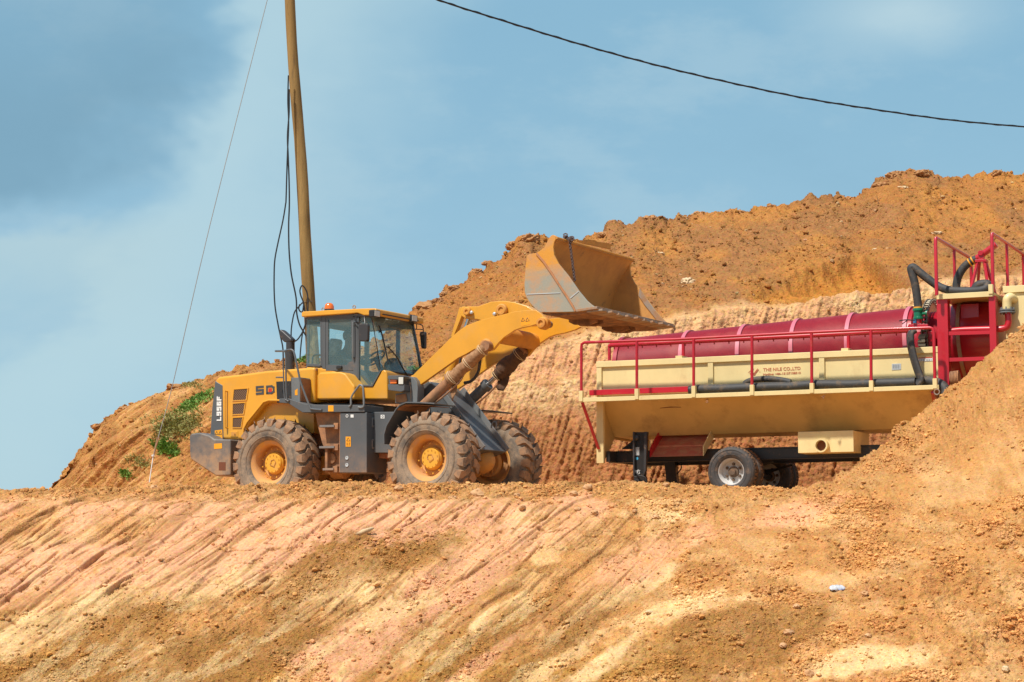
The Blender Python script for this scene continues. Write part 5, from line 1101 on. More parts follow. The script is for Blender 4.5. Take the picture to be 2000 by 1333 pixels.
        if v < 0: pts = [(.03, .085), (.10, .10), (.18, .10), (.25, .115), (.33, .10), (.40, .105), (.46, .115), (.52, .125), (.57, .14), (.61, .13)]
        else: pts = [(-.02, .11), (.05, .13), (.12, .12), (.2, .15), (.28, .16), (.35, .15), (.40, .10), (.44, .07)]
        m = MB(); m.tube([top + dn * L_ * a + Vector((.012 * math.sin(a * 40), 0, .012 * math.cos(a * 31))) for a, _ in pts], [r for _, r in pts], 22, sm=7, jit=.06, seed=4); m.build('cloth_wrap', Cloth if v < 0 else ClothD, E, sharp=180)
        m = MB()
        for a, r in ((.07, .11), (.30, .12), (.55, .145)) if v < 0 else ((.04, .135), (.42, .10)):
            c = top + dn * L_ * a; e1 = Vector((0, 1, 0)); e2 = dn.cross(e1)
            for tw in (-.02, .02): m.tube([c + dn * (tw * math.cos(t)) + (e1 * math.cos(t) + e2 * math.sin(t)) * (r + .004) for t in np.linspace(0, 6.283, 18)], .006, 5)
        m.build('twine', PaleR, E)
        c = top + dn * L_ * (.52 if v < 0 else .3); m = MB()              # loose end of cloth
        a0 = c + Vector((0, -.02, -.10)); w = .16 if v < 0 else .34; h_ = .32 if v < 0 else .30
        cols_ = [[a0 + dn * ((i - 2) * w / 4) + Vector((.012 * math.sin(i * 2 + j), .02 * math.cos(i * 1.7 + j), -h_ * j / 5 * (1 - .22 * abs(i - (3 if v < 0 else 2))))) for i in range(5)] for j in range(6)]
        m.add([p for r_ in cols_ for p in r_], [(j * 5 + i, j * 5 + i + 1, j * 5 + i + 6, j * 5 + i + 5) for j in range(5) for i in range(4)]); o = m.build('cloth_tail', Cloth if v < 0 else ClothD, E, recalc=False, sharp=180); md = o.modifiers.new('s', 'SOLIDIFY'); md.thickness = .01
    lift_cyl(-.74, 0); lift_cyl(.50, 1)
    for a, b, c in (((680, 615), (760, 560), (775, 460)), ((700, 420), (690, 470), (690, 440)), ((650, 470), (652, 500), (650, 520))):
        pass
    m = MB(); m.tube([P3((672, 612), -.35, Z2), P3((720, 598), -.35, Z2), P3((760, 545), -.35, Z2), P3((772, 462), -.35, Z2), P3((762, 420), -.35, Z2)], .028, 8, sm=5); m.tube([P3((712, 420), -.1, Z2), P3((690, 450), -.1, Z2), P3((686, 500), -.1, Z2)], .022, 8, sm=4); m.tube([P3((655, 440), -.1, Z2), P3((645, 480), -.1, Z2), P3((648, 540), -.1, Z2)], .022, 8, sm=4); m.build('hydraulic_hose', HoseM, E)
    # ---- bucket
    vn, vf = -1.45, 1.45
    B = lambda pts, v=vn: S(pts, v, Z3)
    Bside = bucket_mat('rubbed_bucket_side', (.62, .27, .03), (0, 0, 1), 3.95, 4.25); Bin = mat('dusty_bucket_inside', (.56, .27, .07), .75, dirt=(.42, .20, .07), amt=.5, scale=2.5, bump=.2, patch=((.22, .12, .06), .62, .72, 2.2))
    sidep = [(628, 105), (650, 95), (675, 104), (686, 122), (662, 165), (653, 215), (660, 290), (700, 372), (800, 495), (900, 640), (980, 738), (1022, 775), (1085, 818), (870, 846), (640, 852), (520, 850), (478, 818), (430, 765), (390, 705), (374, 655), (371, 590), (374, 520), (383, 400), (396, 300), (420, 283), (490, 272), (530, 245), (566, 218), (600, 150)]
    bs = []
    zlo = None
    su = B(sidep); zz = [p[1] for p in su]; print('bucket z', min(zz), max(zz))
    Bside_ = bucket_mat('rubbed_bucket_plate', (.64, .28, .03), (0, 0, 1), min(zz) + .85, min(zz) + 1.15)
    MB().prism(su, vn, vn + .04).build('bucket_side', Bside_, E, bevel=.006)
    fs_ = MB().prism(su, vf - .04, vf).build('bucket_side', Bin, E, bevel=.006)
    stp = B([(758, 430), (800, 495), (900, 640), (980, 738), (1022, 775), (1085, 818), (1000, 815), (930, 760), (800, 590), (745, 505)]); MB().prism(stp, vf - .06, vf - .042).build('wear_plate', Steel, fs_, bevel=.004)
    back = B([(1085, 822), (870, 850), (640, 856), (535, 850), (480, 812), (447, 750), (438, 680), (448, 590), (484, 470), (540, 345), (605, 225), (655, 150), (684, 124)])
    back = [tuple(p) for p in smooth_path([Vector((p[0], 0, p[1])) for p in back], 3)]; back = [(p[0], p[2]) for p in back]
    m = MB(); m.sheet(back, vn + .03, vf - .03, -.035); sh = m.build('bucket_shell', Bin, E, sharp=50)
    # cutting edge: stepped bolted plates and corner shrouds
    e0 = Vector((B([(1085, 818)])[0][0], vn, B([(1085, 818)])[0][1])); rear = B([(870, 850)])[0]; dr = (Vector((e0.x, 0, e0.z)) - Vector((rear[0], 0, rear[1]))).normalized(); nr = Vector((-dr.z, 0, dr.x))
    if nr.z < 0: nr = -nr
    m = MB(); a = e0 - dr * .42; m.add([], []); 
    m.plate([(a.x, vn - .01, a.z), (e0.x, vn - .01, e0.z), (e0.x, vf + .01, e0.z), (a.x, vf + .01, a.z)], nr, .045); m.build('cutting_edge', Steel, E, bevel=.008)
    for k in range(9):
        vv = vn + .02 + k * .322; b = e0 + dr * (.07 + .02 * math.sin(k * 2)) ; a2 = e0 - dr * .22; m = MB()
        m.plate([(a2.x, vv, a2.z), (b.x, vv + .02, b.z), (b.x - dr.x * .02, vv + .27, b.z - dr.z * .02), (a2.x, vv + .29, a2.z)], nr * -1, .035)
        for t in (.08, .2): m.rev([(0, 0), (.022, 0), (.022, .02), (0, .02)], Vector((a2.x, vv + t, a2.z)) + dr * .1 + nr * .046, nr, 6)
        m.build('edge_plate', Steel, E, bevel=.006)
    # lower lugs and ribs beneath the bucket
    bot = B([(600, 868), (870, 862), (880, 905), (800, 935), (650, 930), (600, 905)]); 
    for v in (-.72, -.50, .50, .72): MB().prism(bot, v, v + .05).build('bucket_lug', Mud, E, bevel=.01)
    m = MB(); hb_ = B([(520, 852), (1040, 826), (1040, 838), (900, 872), (620, 885), (540, 868)]); m.prism(hb_, vn + .05, vf - .05); m.build('bucket_floor', Mud, E, bevel=.01)
    MB().prism(B([(395, 672), (720, 660), (722, 667), (396, 680)]), vn - .008, vn + .01).build('weld_seam', Silver, E); MB().prism(B([(820, 708), (898, 645), (904, 650), (826, 716)]), vn - .008, vn + .01).build('weld_seam', Silver, E)
    m = MB(); Lp = [Vector((p[0], vn - .006, p[1])) for p in B([(492, 278), (560, 355), (640, 470), (720, 595), (790, 700), (845, 790), (872, 842)])]
    for a, b in zip(Lp, Lp[1:]): m.beam(a, b, .03, .035, up=(0, 1, 0))
    m.build('side_rib', mat('mud_seam', (.48, .22, .10), .9, dirt=(.36, .16, .07), amt=.5, scale=12, bump=.5), E)
    # bent splash guard at the top lip
    lipn = P3((684, 124), vn, Z3); m = MB(); pts = []
    for x, y in ((872, 160), (880, 152), (985, 143), (1045, 148), (1075, 162), (1130, 170), (1180, 178), (1242, 202), (1215, 207), (1210, 240), (1100, 215), (945, 185)):
        v, w = fr.cross(*Z3(x, y), lipn.x - .04); pts.append(Vector((lipn.x - .04 + .02 * math.sin(x * .05), v, w)))
    m.plate(pts, (1, 0, 0), .02); m.build('splash_guard', YelD, E, bevel=.004)
    m = MB(); m.tube([(lipn.x, vn, lipn.z), (lipn.x, vf, lipn.z)], .022, 8); m.build('lip_bar', YelD, E)
    # ears of the far plate are part of the plate; chain hung over the lip
    v, w = fr.cross(*Z3(795, 150), lipn.x + .03); wtop = lipn.z + .02; vE, wend = fr.cross(*Z3(797, 490), lipn.x + .25)
    base = Vector((lipn.x + .04, v, wtop)); ch = MB(); nL = 26; L_ = (wtop - wend) + .02
    for k in range(nL):
        t = k / (nL - 1); c = Vector((.02 + .10 * t, .004 * math.sin(k), -t * L_)); rot = k % 2; rr = L_ / nL * .72; e1 = Vector((0, 0, 1)); e2 = Vector((1, 0, 0)) if rot else Vector((0, 1, 0))
        ch.tube([c + e1 * math.cos(a) * rr + e2 * math.sin(a) * rr * .62 for a in np.linspace(0, 6.283, 11)], .015, 6)
    rng = random.Random(8)
    for k in range(10):
        c = Vector((rng.uniform(-.09, .08), rng.uniform(-.09, .09), rng.uniform(-.04, .09))); e1 = Vector((rng.gauss(0, 1), rng.gauss(0, 1), rng.gauss(0, 1))).normalized(); e2 = e1.orthogonal().normalized(); ch.tube([c + e1 * math.cos(a) * .045 + e2 * math.sin(a) * .03 for a in np.linspace(0, 6.283, 9)], .012, 6)
    wp = O + fr.F * base.x + fr.L * base.y + Vector((0, 0, base.z))
    tag(ch.build('chain', mat('rusty_chain', (.10, .06, .05), .7), loc=wp, rot=(0, 0, -R(th))), 'rusty chain knotted over the lip and hanging inside the raised bucket', 'chain')
def skin_body(name, verts, edges, radii, material, parent, sub=2):
    me = bpy.data.meshes.new(name); me.from_pydata([tuple(v) for v in verts], edges, []); me.update()
    o = bpy.data.objects.new(name, me); COL.objects.link(o)
    if parent: o.parent = parent
    md = o.modifiers.new('skin', 'SKIN'); md.use_smooth_shade = True
    for i, r in enumerate(radii):
        sv = me.skin_vertices[0].data[i]; sv.radius = (r, r) if not isinstance(r, tuple) else r
        sv.use_root = (i == 0)
    o.modifiers.new('sub', 'SUBSURF').levels = sub; o.modifiers['sub'].render_levels = sub
    me.materials.append(material); return o
def driver(fr, E, P3, seat, sw, hr, wB):
    hd = P3((800, 520), -.05, Z7)                 # head centre in the loader's frame
    org = Vector((hd.x - .05, -.05, hd.z - .78))  # seat point
    wp = fr.O + fr.F * org.x + fr.L * org.y + Vector((0, 0, org.z))
    p = empty('person', wp, -fr.th, 'seated driver in dark clothes holding the steering wheel inside the cab', 'person')
    S_ = sw - org
    V = [(0, 0, .05), (.0, 0, .25), (.0, 0, .42), (.02, 0, .53), (.035, 0, .60), (.05, 0, .70), (.06, 0, .78), (.055, 0, .86)]
    Ed = [(i, i + 1) for i in range(7)]; Rd = [(.15, .13), (.14, .12), (.16, .11), (.09, .08), .052, .062, .088, .072]
    C = [(0, 0, .05), (.0, 0, .25), (.0, 0, .42), (.02, 0, .52)]; CE = [(0, 1), (1, 2), (2, 3)]; CR = [(.165, .15), (.155, .14), (.175, .13), (.11, .09)]
    for s in (-1, 1):
        sh = Vector((.0, s * .18, .45)); hand = S_ + Vector((-.05, s * .17, .03)); el = (sh + hand) * .5 + Vector((-.04, s * .07, -.13)); wr = hand - (hand - el).normalized() * .05
        b = len(V); V += [sh, el, wr, hand]; Ed += [(2, b), (b, b + 1), (b + 1, b + 2), (b + 2, b + 3)]; Rd += [.062, .045, .028, .034]
        for k in range(4):
            f0 = hand + Vector((.03, (k - 1.5) * .021, .02)); f1 = f0 + Vector((.035, 0, .0)); f2 = f1 + Vector((.01, 0, -.035)); b2 = len(V); V += [f0, f1, f2]; Ed += [(b + 3, b2), (b2, b2 + 1), (b2 + 1, b2 + 2)]; Rd += [.010, .009, .008]
        b2 = len(V); V += [hand + Vector((.0, -s * .035, -.005)), hand + Vector((.035, -s * .045, -.02))]; Ed += [(b + 3, b2), (b2, b2 + 1)]; Rd += [.011, .009]
        c = len(C); C += [sh, el, el + (wr - el) * .7]; CE += [(2, c), (c, c + 1), (c + 1, c + 2)]; CR += [.078, .062, .045]
        hp = Vector((.05, s * .1, .03)); kn = Vector((.48, s * .14, .07)); an = Vector((.66, s * .13, -.32)); b = len(V); V += [hp, kn, an, an + Vector((.14, 0, -.05))]; Ed += [(0, b), (b, b + 1), (b + 1, b + 2), (b + 2, b + 3)]; Rd += [.085, .06, .04, .04]
    skin_body('body', V, Ed, Rd, Skin, p)
    skin_body('shirt', C, CE, CR, Shirt, p)
    T = [(0, 0, .04)]; TE = []; TR = [(.16, .15)]
    for s in (-1, 1):
        b = len(T); T += [(.08, s * .1, .04), (.48, s * .14, .075), (.65, s * .13, -.27)]; TE += [(0, b), (b, b + 1), (b + 1, b + 2)]; TR += [.10, .078, .062]
    skin_body('trousers', T, TE, TR, Trous, p)
    m = MB(); v, f = ico(3); m.add([(.045 + a[0] * .105, a[1] * .085, .80 + a[2] * .115) for a in v if True], [tuple(q) for q in f if not all(v[i][0] > .25 and v[i][2] < .45 for i in q)]); m.build('hair', Hair, p, sharp=180, recalc=False)
    m = MB(); m.add([(.145, 0, .775), (.145, .014, .745), (.145, -.014, .745), (.175, 0, .75)], [(0, 1, 3), (0, 3, 2), (1, 2, 3), (0, 2, 1)])
    for s in (-1, 1): m.rev([(0, 0), (.02, .004), (.022, .012), (0, .016)], (.055, s * .082, .77), (0, s, 0), 10)
    m.build('nose_and_ears', Skin, p)
    m = MB()
    for s in (-1, 1): m.rev([(0, 0), (.012, .002), (0, .008)], (.138, s * .032, .785), (1, 0, 0), 8)
    m.build('eyes', WhiteP, p)
loader()
# ---------------------------------------------------------------- the screening trailer
def trailer():
    hub = at(1428, 921.5, 41.4); th = 25.0
    fr0 = Frame((0, 0, 0), th); O = hub - Vector((0, 0, .50)); fr = Frame(O, th)
    E = empty('screening_trailer', O, -R(th), 'cream and red trommel screening trailer with railings standing on black chassis before the hill', 'trailer')
    def S(pts, v, zf): return [fr.side(*zf(x, y), v) for x, y in pts]
    def P3(p, v, zf): u, w = fr.side(*zf(*p), v); return Vector((u, v, w))
    def cr(p, u, zf): v, w = fr.cross(*zf(*p), u); return Vector((u, v, w))
    def pr(name, pts, zf, vm, v0, v1, m, bevel=.01, parent=None, seg=2, **k): return MB().prism(S(pts, vm, zf), v0, v1).build(name, m, parent or E, bevel=bevel, seg=seg, **k)
    VT, VW, VM, VF = .15, -.38, 1.45, 2.75
    # ---- tank side: top rim, panels, ribs
    uL, wTL = fr.side(*Z4(235, 382), VT); uR, wTR = fr.side(*Z5(1200, 282), VT); _, wBL = fr.side(*Z4(235, 655), VT); _, wBR = fr.side(*Z5(1200, 590), VT)
    wT = (wTL + wTR) / 2; wB = (wBL + wBR) / 2 + .02; _, wF = fr.side(*Z4(700, 905), .85)
    print('trailer', uL, uR, wTL, wTR, wB, wF)
    MB().box((uL + .02, VT + .02, wB), (uR, VT + .06, wT - .02)).build('tank_side', Cream, E)
    m = MB(); m.box((uL, VT - .03, wT - .12), (uR, VT + .10, wT)); rim = m.build('tank_top_rim', Cream, E, bevel=.008)
    MB().box((uL + .3, VF - .04, wB), (uR, VF, wT - .02)).build('tank_side', Cream, E)
    ribs = [uL + .06] + [fr.side(*p, VT)[0] for p in (Z4(1038, 450), Z5(380, 450))] + [uR - .05]
    for r in ribs:
        MB().box((r - .055, VT - .022, wB + .002), (r + .055, VT + .018, wT - .122)).build('tank_rib', Cream, E, bevel=.005)
    MB().box((uL + .12, VT - .018, wB + .0), (uR - .11, VT + .016, wB + .05)).build('tank_lower_rim', Cream, E, bevel=.004)
    # corner post to the chassis
    _, wP = fr.side(*Z4(260, 1100), VT)
    MB().box((uL, VT - .03, wP), (uL + .155, VT + .06, wB - .002)).build('corner_post', Cream, E, bevel=.006)
    MB().box((uL, VF - .06, wP), (uL + .155, VF + .03, wT - .1)).build('corner_post', Cream, E, bevel=.006)
    ep = MB(); ep.prism_u([(VT + .062, wB), (VT + .062, wP), (VT + .12, wP), (.85, wF - .05), (2.05, wF - .05), (VF - .1, wP + .2), (VF - .062, wB), (VF - .062, wT), (VT + .062, wT)], uL + .05, uL + .09); ep.build('end_plate', CreamShade, E)
    # hopper slope
    bw = MB(); xs = np.linspace(uL + .1, uR - .12, 14)
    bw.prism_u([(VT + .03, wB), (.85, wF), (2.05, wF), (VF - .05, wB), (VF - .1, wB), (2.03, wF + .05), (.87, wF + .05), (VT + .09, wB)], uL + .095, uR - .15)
    bw.build('hopper', CreamShade, E)
    m = MB(); m.prism_u([(VT + .06, wB - .003), (.86, wF - .003), (2.04, wF - .003), (VF - .08, wB - .003), (VF - .08, wB + .1), (VT + .06, wB + .1)], uR - .148, uR - .10); m.build('end_plate', Rust, E)
    for zp, L2 in (((680, 712), 150), ((1005, 656), 20)):
        v_ = VT + .03 + (.85 - VT - .03) * ((wB - fr.side(*Z4(*zp), VT + .1)[1]) / (wB - wF)); sc = MB(); a_ = P3(zp, v_ - .012, Z4); b_ = P3((zp[0] + L2, zp[1] - 8), v_ - .012, Z4); sc.tube([a_, (a_ + b_) / 2 + Vector((0, -.003, .012)), b_], [.006, .016, .008], 6, sm=4); sc.build('rust_scrape', Mud, E)
    # walkway: lip, floor seen from beneath, brackets
    uWL, wWt = fr.side(*Z4(122, 634), VW); _, wWb = fr.side(*Z4(122, 662), VW); uWR, wx = fr.side(*Z5(1200, 560), VW); print('walk', uWL, uWR, wWt, wx)
    wW = (wWt + fr.side(*Z5(700, 572), VW)[1]) / 2
    m = MB(); m.box((uWL, VW, wW - .085), (uWR, VW + .04, wW)); wk = m.build('walkway', Cream, E, bevel=.006)
    m = MB(); m.box((uWL + .02, VW + .041, wW - .05), (uWR - .02, VT - .035, wW - .03)); m.build('walkway_floor', CreamShade, wk)
    u0, w0 = fr.side(*Z4(188, 603), VT - .06); u1, _ = fr.side(*Z4(900, 603), VT - .06); m = MB(); m.box((u0, VT - .10, w0 - .06), (u1, VT - .04, w0 + .05)); m.build('toe_rail', Red, E, bevel=.006)
    a, b = P3((134, 672), VW + .02, Z4), P3((250, 1000), VT - .05, Z4); MB().beam(a, b, .06, .03, up=(0, 1, 0)).build('diagonal_brace', Red, E, bevel=.005)
    a = P3((1158, 600), VW + .05, Z5); b = P3((1172, 670), VT + .1, Z5); MB().beam(a, b, .06, .05, up=(0, 1, 0)).build('diagonal_brace', Red, E, bevel=.005)
    m = MB(); c = P3((1188, 598), VW - .03, Z5); m.tube([c + Vector((.05 * math.cos(t), 0, .05 * math.sin(t))) for t in np.linspace(0, 6.283, 16)], .012, 6); m.build('tie_ring', Steel, E)
    # railing along the walkway
    V = VW + .02; rail = MB(); n_ = lambda p, zf: P3(p, V, zf)
    rail.tube([n_((128, 590), Z4), n_((128, 290), Z4), n_((130, 262), Z4), n_((150, 250), Z4), n_((360, 243), Z4), n_((800, 228), Z4), n_((1657, 182), Z4), n_((700, 160), Z5), n_((1140, 146), Z5), n_((1158, 152), Z5), n_((1166, 178), Z5), n_((1174, 506), Z5)], .030, 12)
    rl = rail.build('railing', Red, E)
    for (x, y0, y1, zf) in ((518, 240, 580, Z4), (918, 222, 560, Z4), (1328, 205, 552, Z4), (308, 186, 540, Z5), (726, 160, 522, Z5)):
        m = MB(); m.cyl(n_((x, y1 + 2), zf) , n_((x - (0 if zf is Z4 else 2), y0), zf), .030, 12); m.build('railing_post', Red, rl)
        c = n_((x + 2, y1), zf); MB().box((c.x - .04, V - .045, wW - .07), (c.x + .04, V + .045, c.z + .01)).build('post_socket', Cream, rl, bevel=.004)
    for p, zf in (((128, 594), Z4), ((1176, 508), Z5)):
        c = n_(p, zf); MB().box((c.x - .04, V - .045, wW - .07), (c.x + .04, V + .045, c.z + .01)).build('post_socket', Cream, rl, bevel=.004)
    # spray pipe above the tank
    vs = .42; m = MB(); pts = [P3((325, 372), vs, Z4), P3((325, 280), vs, Z4), P3((332, 268), vs, Z4), P3((700, 252), vs, Z4), P3((1657, 205), vs, Z4), P3((985, 165), vs, Z5)]
    m.tube([pts[1], pts[2], pts[3], pts[4], pts[5]], .048, 12); sp = m.build('spray_pipe', Red, E)
    n = 40
    for k in range(n):
        c = pts[2] + (pts[5] - pts[2]) * ((k + .5) / n); 
        if k % 2 == 0: MB().cyl(c + Vector((0, 0, -.03)), c + Vector((0, .02, -.085)), .014, 6).build('nozzle', RedD, sp)
    for p, zf, y1 in (((325, 275), Z4, 374), ((845, 258), Z4, 345), ((566, 190), Z5, 292)):
        c = P3(p, vs, zf); d = P3((p[0], y1), vs, zf); MB().cyl(c, d, .034, 10).build('pipe_support', Red, sp)
        if p[0] != 325: MB().box((d.x - .07, VT + .0, wT + .002), (d.x + .07, vs + .06, wT + .05)).build('support_foot', Cream, sp, bevel=.004)
    # ---- drum
    def top(p, zf, v=VM): return P3(p, v, zf)
    tA, tB = top((480, 215), Z4), top((1020, 2), Z5); ax = (tB - tA).normalized(); RD = .80
    up = Vector((-ax.z, 0, ax.x)); cA, cB = tA - up * RD, tB - up * RD
    cA = cA - ax * .12
    m = MB(); L_ = (cB - cA).length; m.rev([(RD - .012, 0), (RD - .012, L_), (RD - .035, L_), (RD - .035, 0)], cA, ax, 72, closed=True); dr = m.build('drum_screen', Screen, E, sharp=60)
    hoops = [fr.side(*zf(x, y), VM)[0] for x, y, zf in ((915, 160, Z4), (1310, 110, Z4), (240, 65, Z5), (625, 18, Z5), (1028, 2, Z5))]
    for u in hoops:
        c = cA + ax * ((u - cA.x) / ax.x); m = MB(); m.rev([(RD + .018, -.04), (RD + .018, .04), (RD - .011, .04), (RD - .011, -.04)], c, ax, 72, closed=True); m.build('hoop', Pink, dr, sharp=40)
    m = MB(); m.rev([(RD + .03, -.03), (RD + .03, .06), (RD - .04, .06), (RD - .04, -.03)], cA, ax, 72, closed=True); m.build('drum_end_ring', RedD, dr, sharp=40)
    # solid feed end of the drum with chain ring
    uS0 = cB.x; pE = P3((1005, 640), VM, Z6); LE = (pE.x - cB.x) / ax.x; m = MB(); m.rev([(RD - .02, .0), (RD - .02, .10), (RD - .14, .14), (RD - .14, .62), (RD + .02, .95), (RD + .04, 1.0), (RD + .04, LE), (0, LE)], cB, ax, 72); sd = m.build('feed_drum', RedD, E, sharp=30)
    m = MB(); m.rev([(RD + .07, 0), (RD + .07, .07), (RD + .035, .07), (RD + .035, 0)], cB + ax * 1.0, ax, 72, closed=True); m.build('hoop', Steel, sd, sharp=40)
    m = MB(); m.rev([(RD + .05, .38), (RD + .05, .42), (RD - .15, .42), (RD - .15, .38)], cB, ax, 72, closed=True); m.build('gear_ring', RedD, sd, sharp=40)
    ch = MB(); nn = 56
    for k in range(nn):
        a = 2 * math.pi * k / nn; e = up * math.cos(a) + Vector((0, 1, 0)) * math.sin(a); t = ax.cross(e)
        for off in (-.05, .05): ch.beam(cB + ax * (.40 + off) + e * (RD + .085) - t * .048, cB + ax * (.40 + off) + e * (RD + .085) + t * .048, .02, .075, up=e)
        ch.cyl(cB + ax * .33 + e * (RD + .085), cB + ax * .47 + e * (RD + .085), .022, 8)
    ch.build('drive_chain', mat('greasy_chain', (.20, .17, .12), .5, metal=.5), sd)
    m = MB(); c = P3((392, 905), .55, Z6); m.rev([(.05, -.05), (.11, -.05), (.11, .05), (.05, .05)], c, (1, 0, 0), 18, closed=True)
    for k in range(10): a = k * .628; m.beam(c + Vector((-.07, .12 * math.cos(a), .12 * math.sin(a))), c + Vector((.07, .12 * math.cos(a), .12 * math.sin(a))), .03, .05)
    m.build('drive_sprocket', MATS['greasy_chain'], E)
    pr('drive_guard', [(340, 830), (478, 826), (478, 940), (352, 940)], Z6, .60, .60, .72, Red, bevel=.01)
    pr('pipe_bracket', [(278, 800), (290, 776), (430, 776), (436, 806), (300, 812)], Z6, .35, .30, .42, Red, bevel=.006)
    # ---- red stand, platform, rails, monitor
    vp = .02; _, wPl = fr.side(*Z6(540, 580), vp); 
    for x0, x1, y1, zf in ((498, 580, 1236, Z6), (887, 938, 1040, Z6)):
        u0 = fr.side(*Z6(x0, 900), vp)[0]; u1 = fr.side(*Z6(x1, 900), vp)[0]; wb = fr.side(*Z6(x0, y1), vp)[1]
        MB().box((u0, vp, wb - (.0 if x0 == 498 else .8)), (u1, vp + .20, wPl - .005)).build('platform_leg', Red, E, bevel=.008)
        MB().box((u0, vp + 2.45, wb - .6), (u1, vp + 2.6, wPl - .005)).build('platform_leg', Red, E, bevel=.008)
    q0, q1 = P3((560, 846), vp + .05, Z6), P3((890, 836), vp + .05, Z6); MB().beam(q0, q1, .05, .07).build('cross_bar', Red, E)
    q0, q1 = P3((560, 1042), vp + .05, Z6), P3((890, 1030), vp + .05, Z6); MB().beam(q0, q1, .05, .07).build('cross_bar', Red, E)
    m = MB(); m.box((fr.side(*Z6(736, 640), .9)[0] - .12, .7, wPl - .5), (fr.side(*Z6(736, 640), .9)[0] + .22, 1.0, wPl - .06)); m.build('drum_bearing_post', RedD, E)
    m = MB(); A_ = P3((498, 560), vp - .02, Z6); B_ = P3((902, 540), vp - .02, Z6); uP0, uP1 = A_.x, B_.x + .0; m.box((uP0, vp - .02, wPl - .0), (uP1, 2.62, wPl + .035)); pf = m.build('platform', CreamShade, E)
    m = MB(); m.box((uP0 - .01, vp - .05, wPl - .03), (uP1 + .02, vp - .022, wPl + .07)); m.build('platform_edge', Cream, pf, bevel=.005); m = MB(); m.box((uP1 + .001, vp - .02, wPl - .028), (uP1 + .03, 2.62, wPl + .06)); m.build('platform_edge', Cream, pf, bevel=.005)
    MB().box((uP1 - .05, vp - .07, wPl + .02), (uP1 + .03, vp + .03, wPl + .2)).build('post_socket', Cream, pf, bevel=.004)
    for (xa, ya), (xb, yb), posts, ub in (((484, 132), (746, 204), ((622, 176),), uP0 + .03), ((903, 100), (1135, 175), ((1013, 148),), uP1 - .02)):
        a, b = cr((xa, ya), ub, Z6), cr((xb, yb), ub, Z6); m = MB(); za = wPl + .03 if ub < uP1 - .1 else wPl + .1
        m.tube([(ub, a.y, za), (ub, a.y, a.z - .06), (ub, a.y + .02, a.z - .015), (ub, a.y + .07, a.z), (ub, b.y - .05, a.z), (ub, b.y, a.z - .05), (ub, b.y, za)], .034, 12); r_ = m.build('platform_railing', Red, E)
        for p in posts: c = cr(p, ub, Z6); MB().cyl((ub, c.y, za), (ub, c.y, a.z), .03, 12).build('railing_post', Red, r_)
    # monitor stand and nozzle pipe
    vm = 1.2; c = P3((828, 310), vm, Z6); bz = wPl + .03; m = MB(); hh = c.z
    for du, dv in ((-.20, -.20), (.20, -.20), (-.20, .25), (.20, .25)):
        m.beam((c.x + du * 1.05, vm + dv * 1.6, bz), (c.x + du * .30, vm + dv * .3, hh), .05, .05)
    m.box((c.x - .11, vm - .11, hh - .02), (c.x + .11, vm + .11, hh + .03)); m.box((c.x - .05, vm - .07, hh + .03), (c.x + .05, vm + .07, hh + .20)); m.cyl((c.x, vm - .10, hh + .16), (c.x, vm + .10, hh + .16), .05, 16); st = m.build('monitor_stand', Red, E, bevel=.004)
    p0 = P3((776, 298), vm, Z6); p1 = P3((905, 205), vm, Z6); m = MB(); m.tube([p0, p1, p1 + (p1 - p0) * .25], .062, 14); m.build('nozzle_pipe', Red, st)
    # cream header tank with pipes
    uC0 = fr.side(*Z6(1000, 510), .35)[0]; _, wCt = fr.side(*Z6(1000, 495), .35); _, wCb = fr.side(*Z6(1040, 1000), .35)
    m = MB(); m.box((uC0, .35, wCb - 1), (uC0 + 2.4, 2.4, wCt - .13)); hd = m.build('header_tank', Cream, E, bevel=.01); m = MB(); m.box((uC0 - .03, .31, wCt - .128), (uC0 + 2.43, 2.44, wCt)); m.build('tank_rim', Cream, hd, bevel=.006)
    v5 = .18; m = MB(); m.tube([P3((1075, 595), .40, Z6), P3((1040, 575), v5 + .04, Z6), P3((1020, 590), v5, Z6), P3((1016, 620), v5, Z6), P3((1016, 672), v5, Z6)], .085, 16, sm=5); m.build('elbow_pipe', Cream, E)
    m = MB(); 
    for dy in (0, 16): c = P3((1020, 676 + dy), v5, Z6); m.rev([(.0, 0), (.15, 0), (.15, .025), (0, .025)], c, (0, 0, 1), 24)
    for k in range(8): a = k * .785; c = P3((1020, 690), v5, Z6) + Vector((.12 * math.cos(a), .12 * math.sin(a), -.03)); m.cyl(c, c + Vector((0, 0, .13)), .014, 6)
    m.build('pipe_flange', GryM, E)
    m = MB(); m.tube([P3((1024, 692), v5, Z6), P3((1028, 760), v5, Z6), P3((1016, 795), v5, Z6), P3((985, 808), v5, Z6), P3((930, 812), v5, Z6), P3((700, 818), v5 + .02, Z6), P3((580, 830), v5 + .02, Z6)], .062, 14, sm=4); m.build('feed_pipe', Red, E)
    # valve on the spray pipe
    m = MB(); a = P3((356, 770), .36, Z6); b = P3((355, 742), .36, Z6); m.cyl(a, b, .07, 16); m.build('valve_stub', Red, E)
    m = MB(); b0 = P3((356, 742), .36, Z6); m.rev([(.075, 0), (.10, .01), (.10, .04), (.085, .05), (.085, .16), (.105, .17), (.105, .21), (.07, .23)], b0, (0, 0, 1), 20); c = b0 + Vector((0, 0, .11)); m.cyl(c, c + Vector((.16, -.02, 0)), .03, 10); m.rev([(0, 0), (.06, 0), (.06, .03), (0, .03)], c + Vector((.16, -.02, 0)), (1, 0, 0), 12); vv = m.build('valve', Green, E)
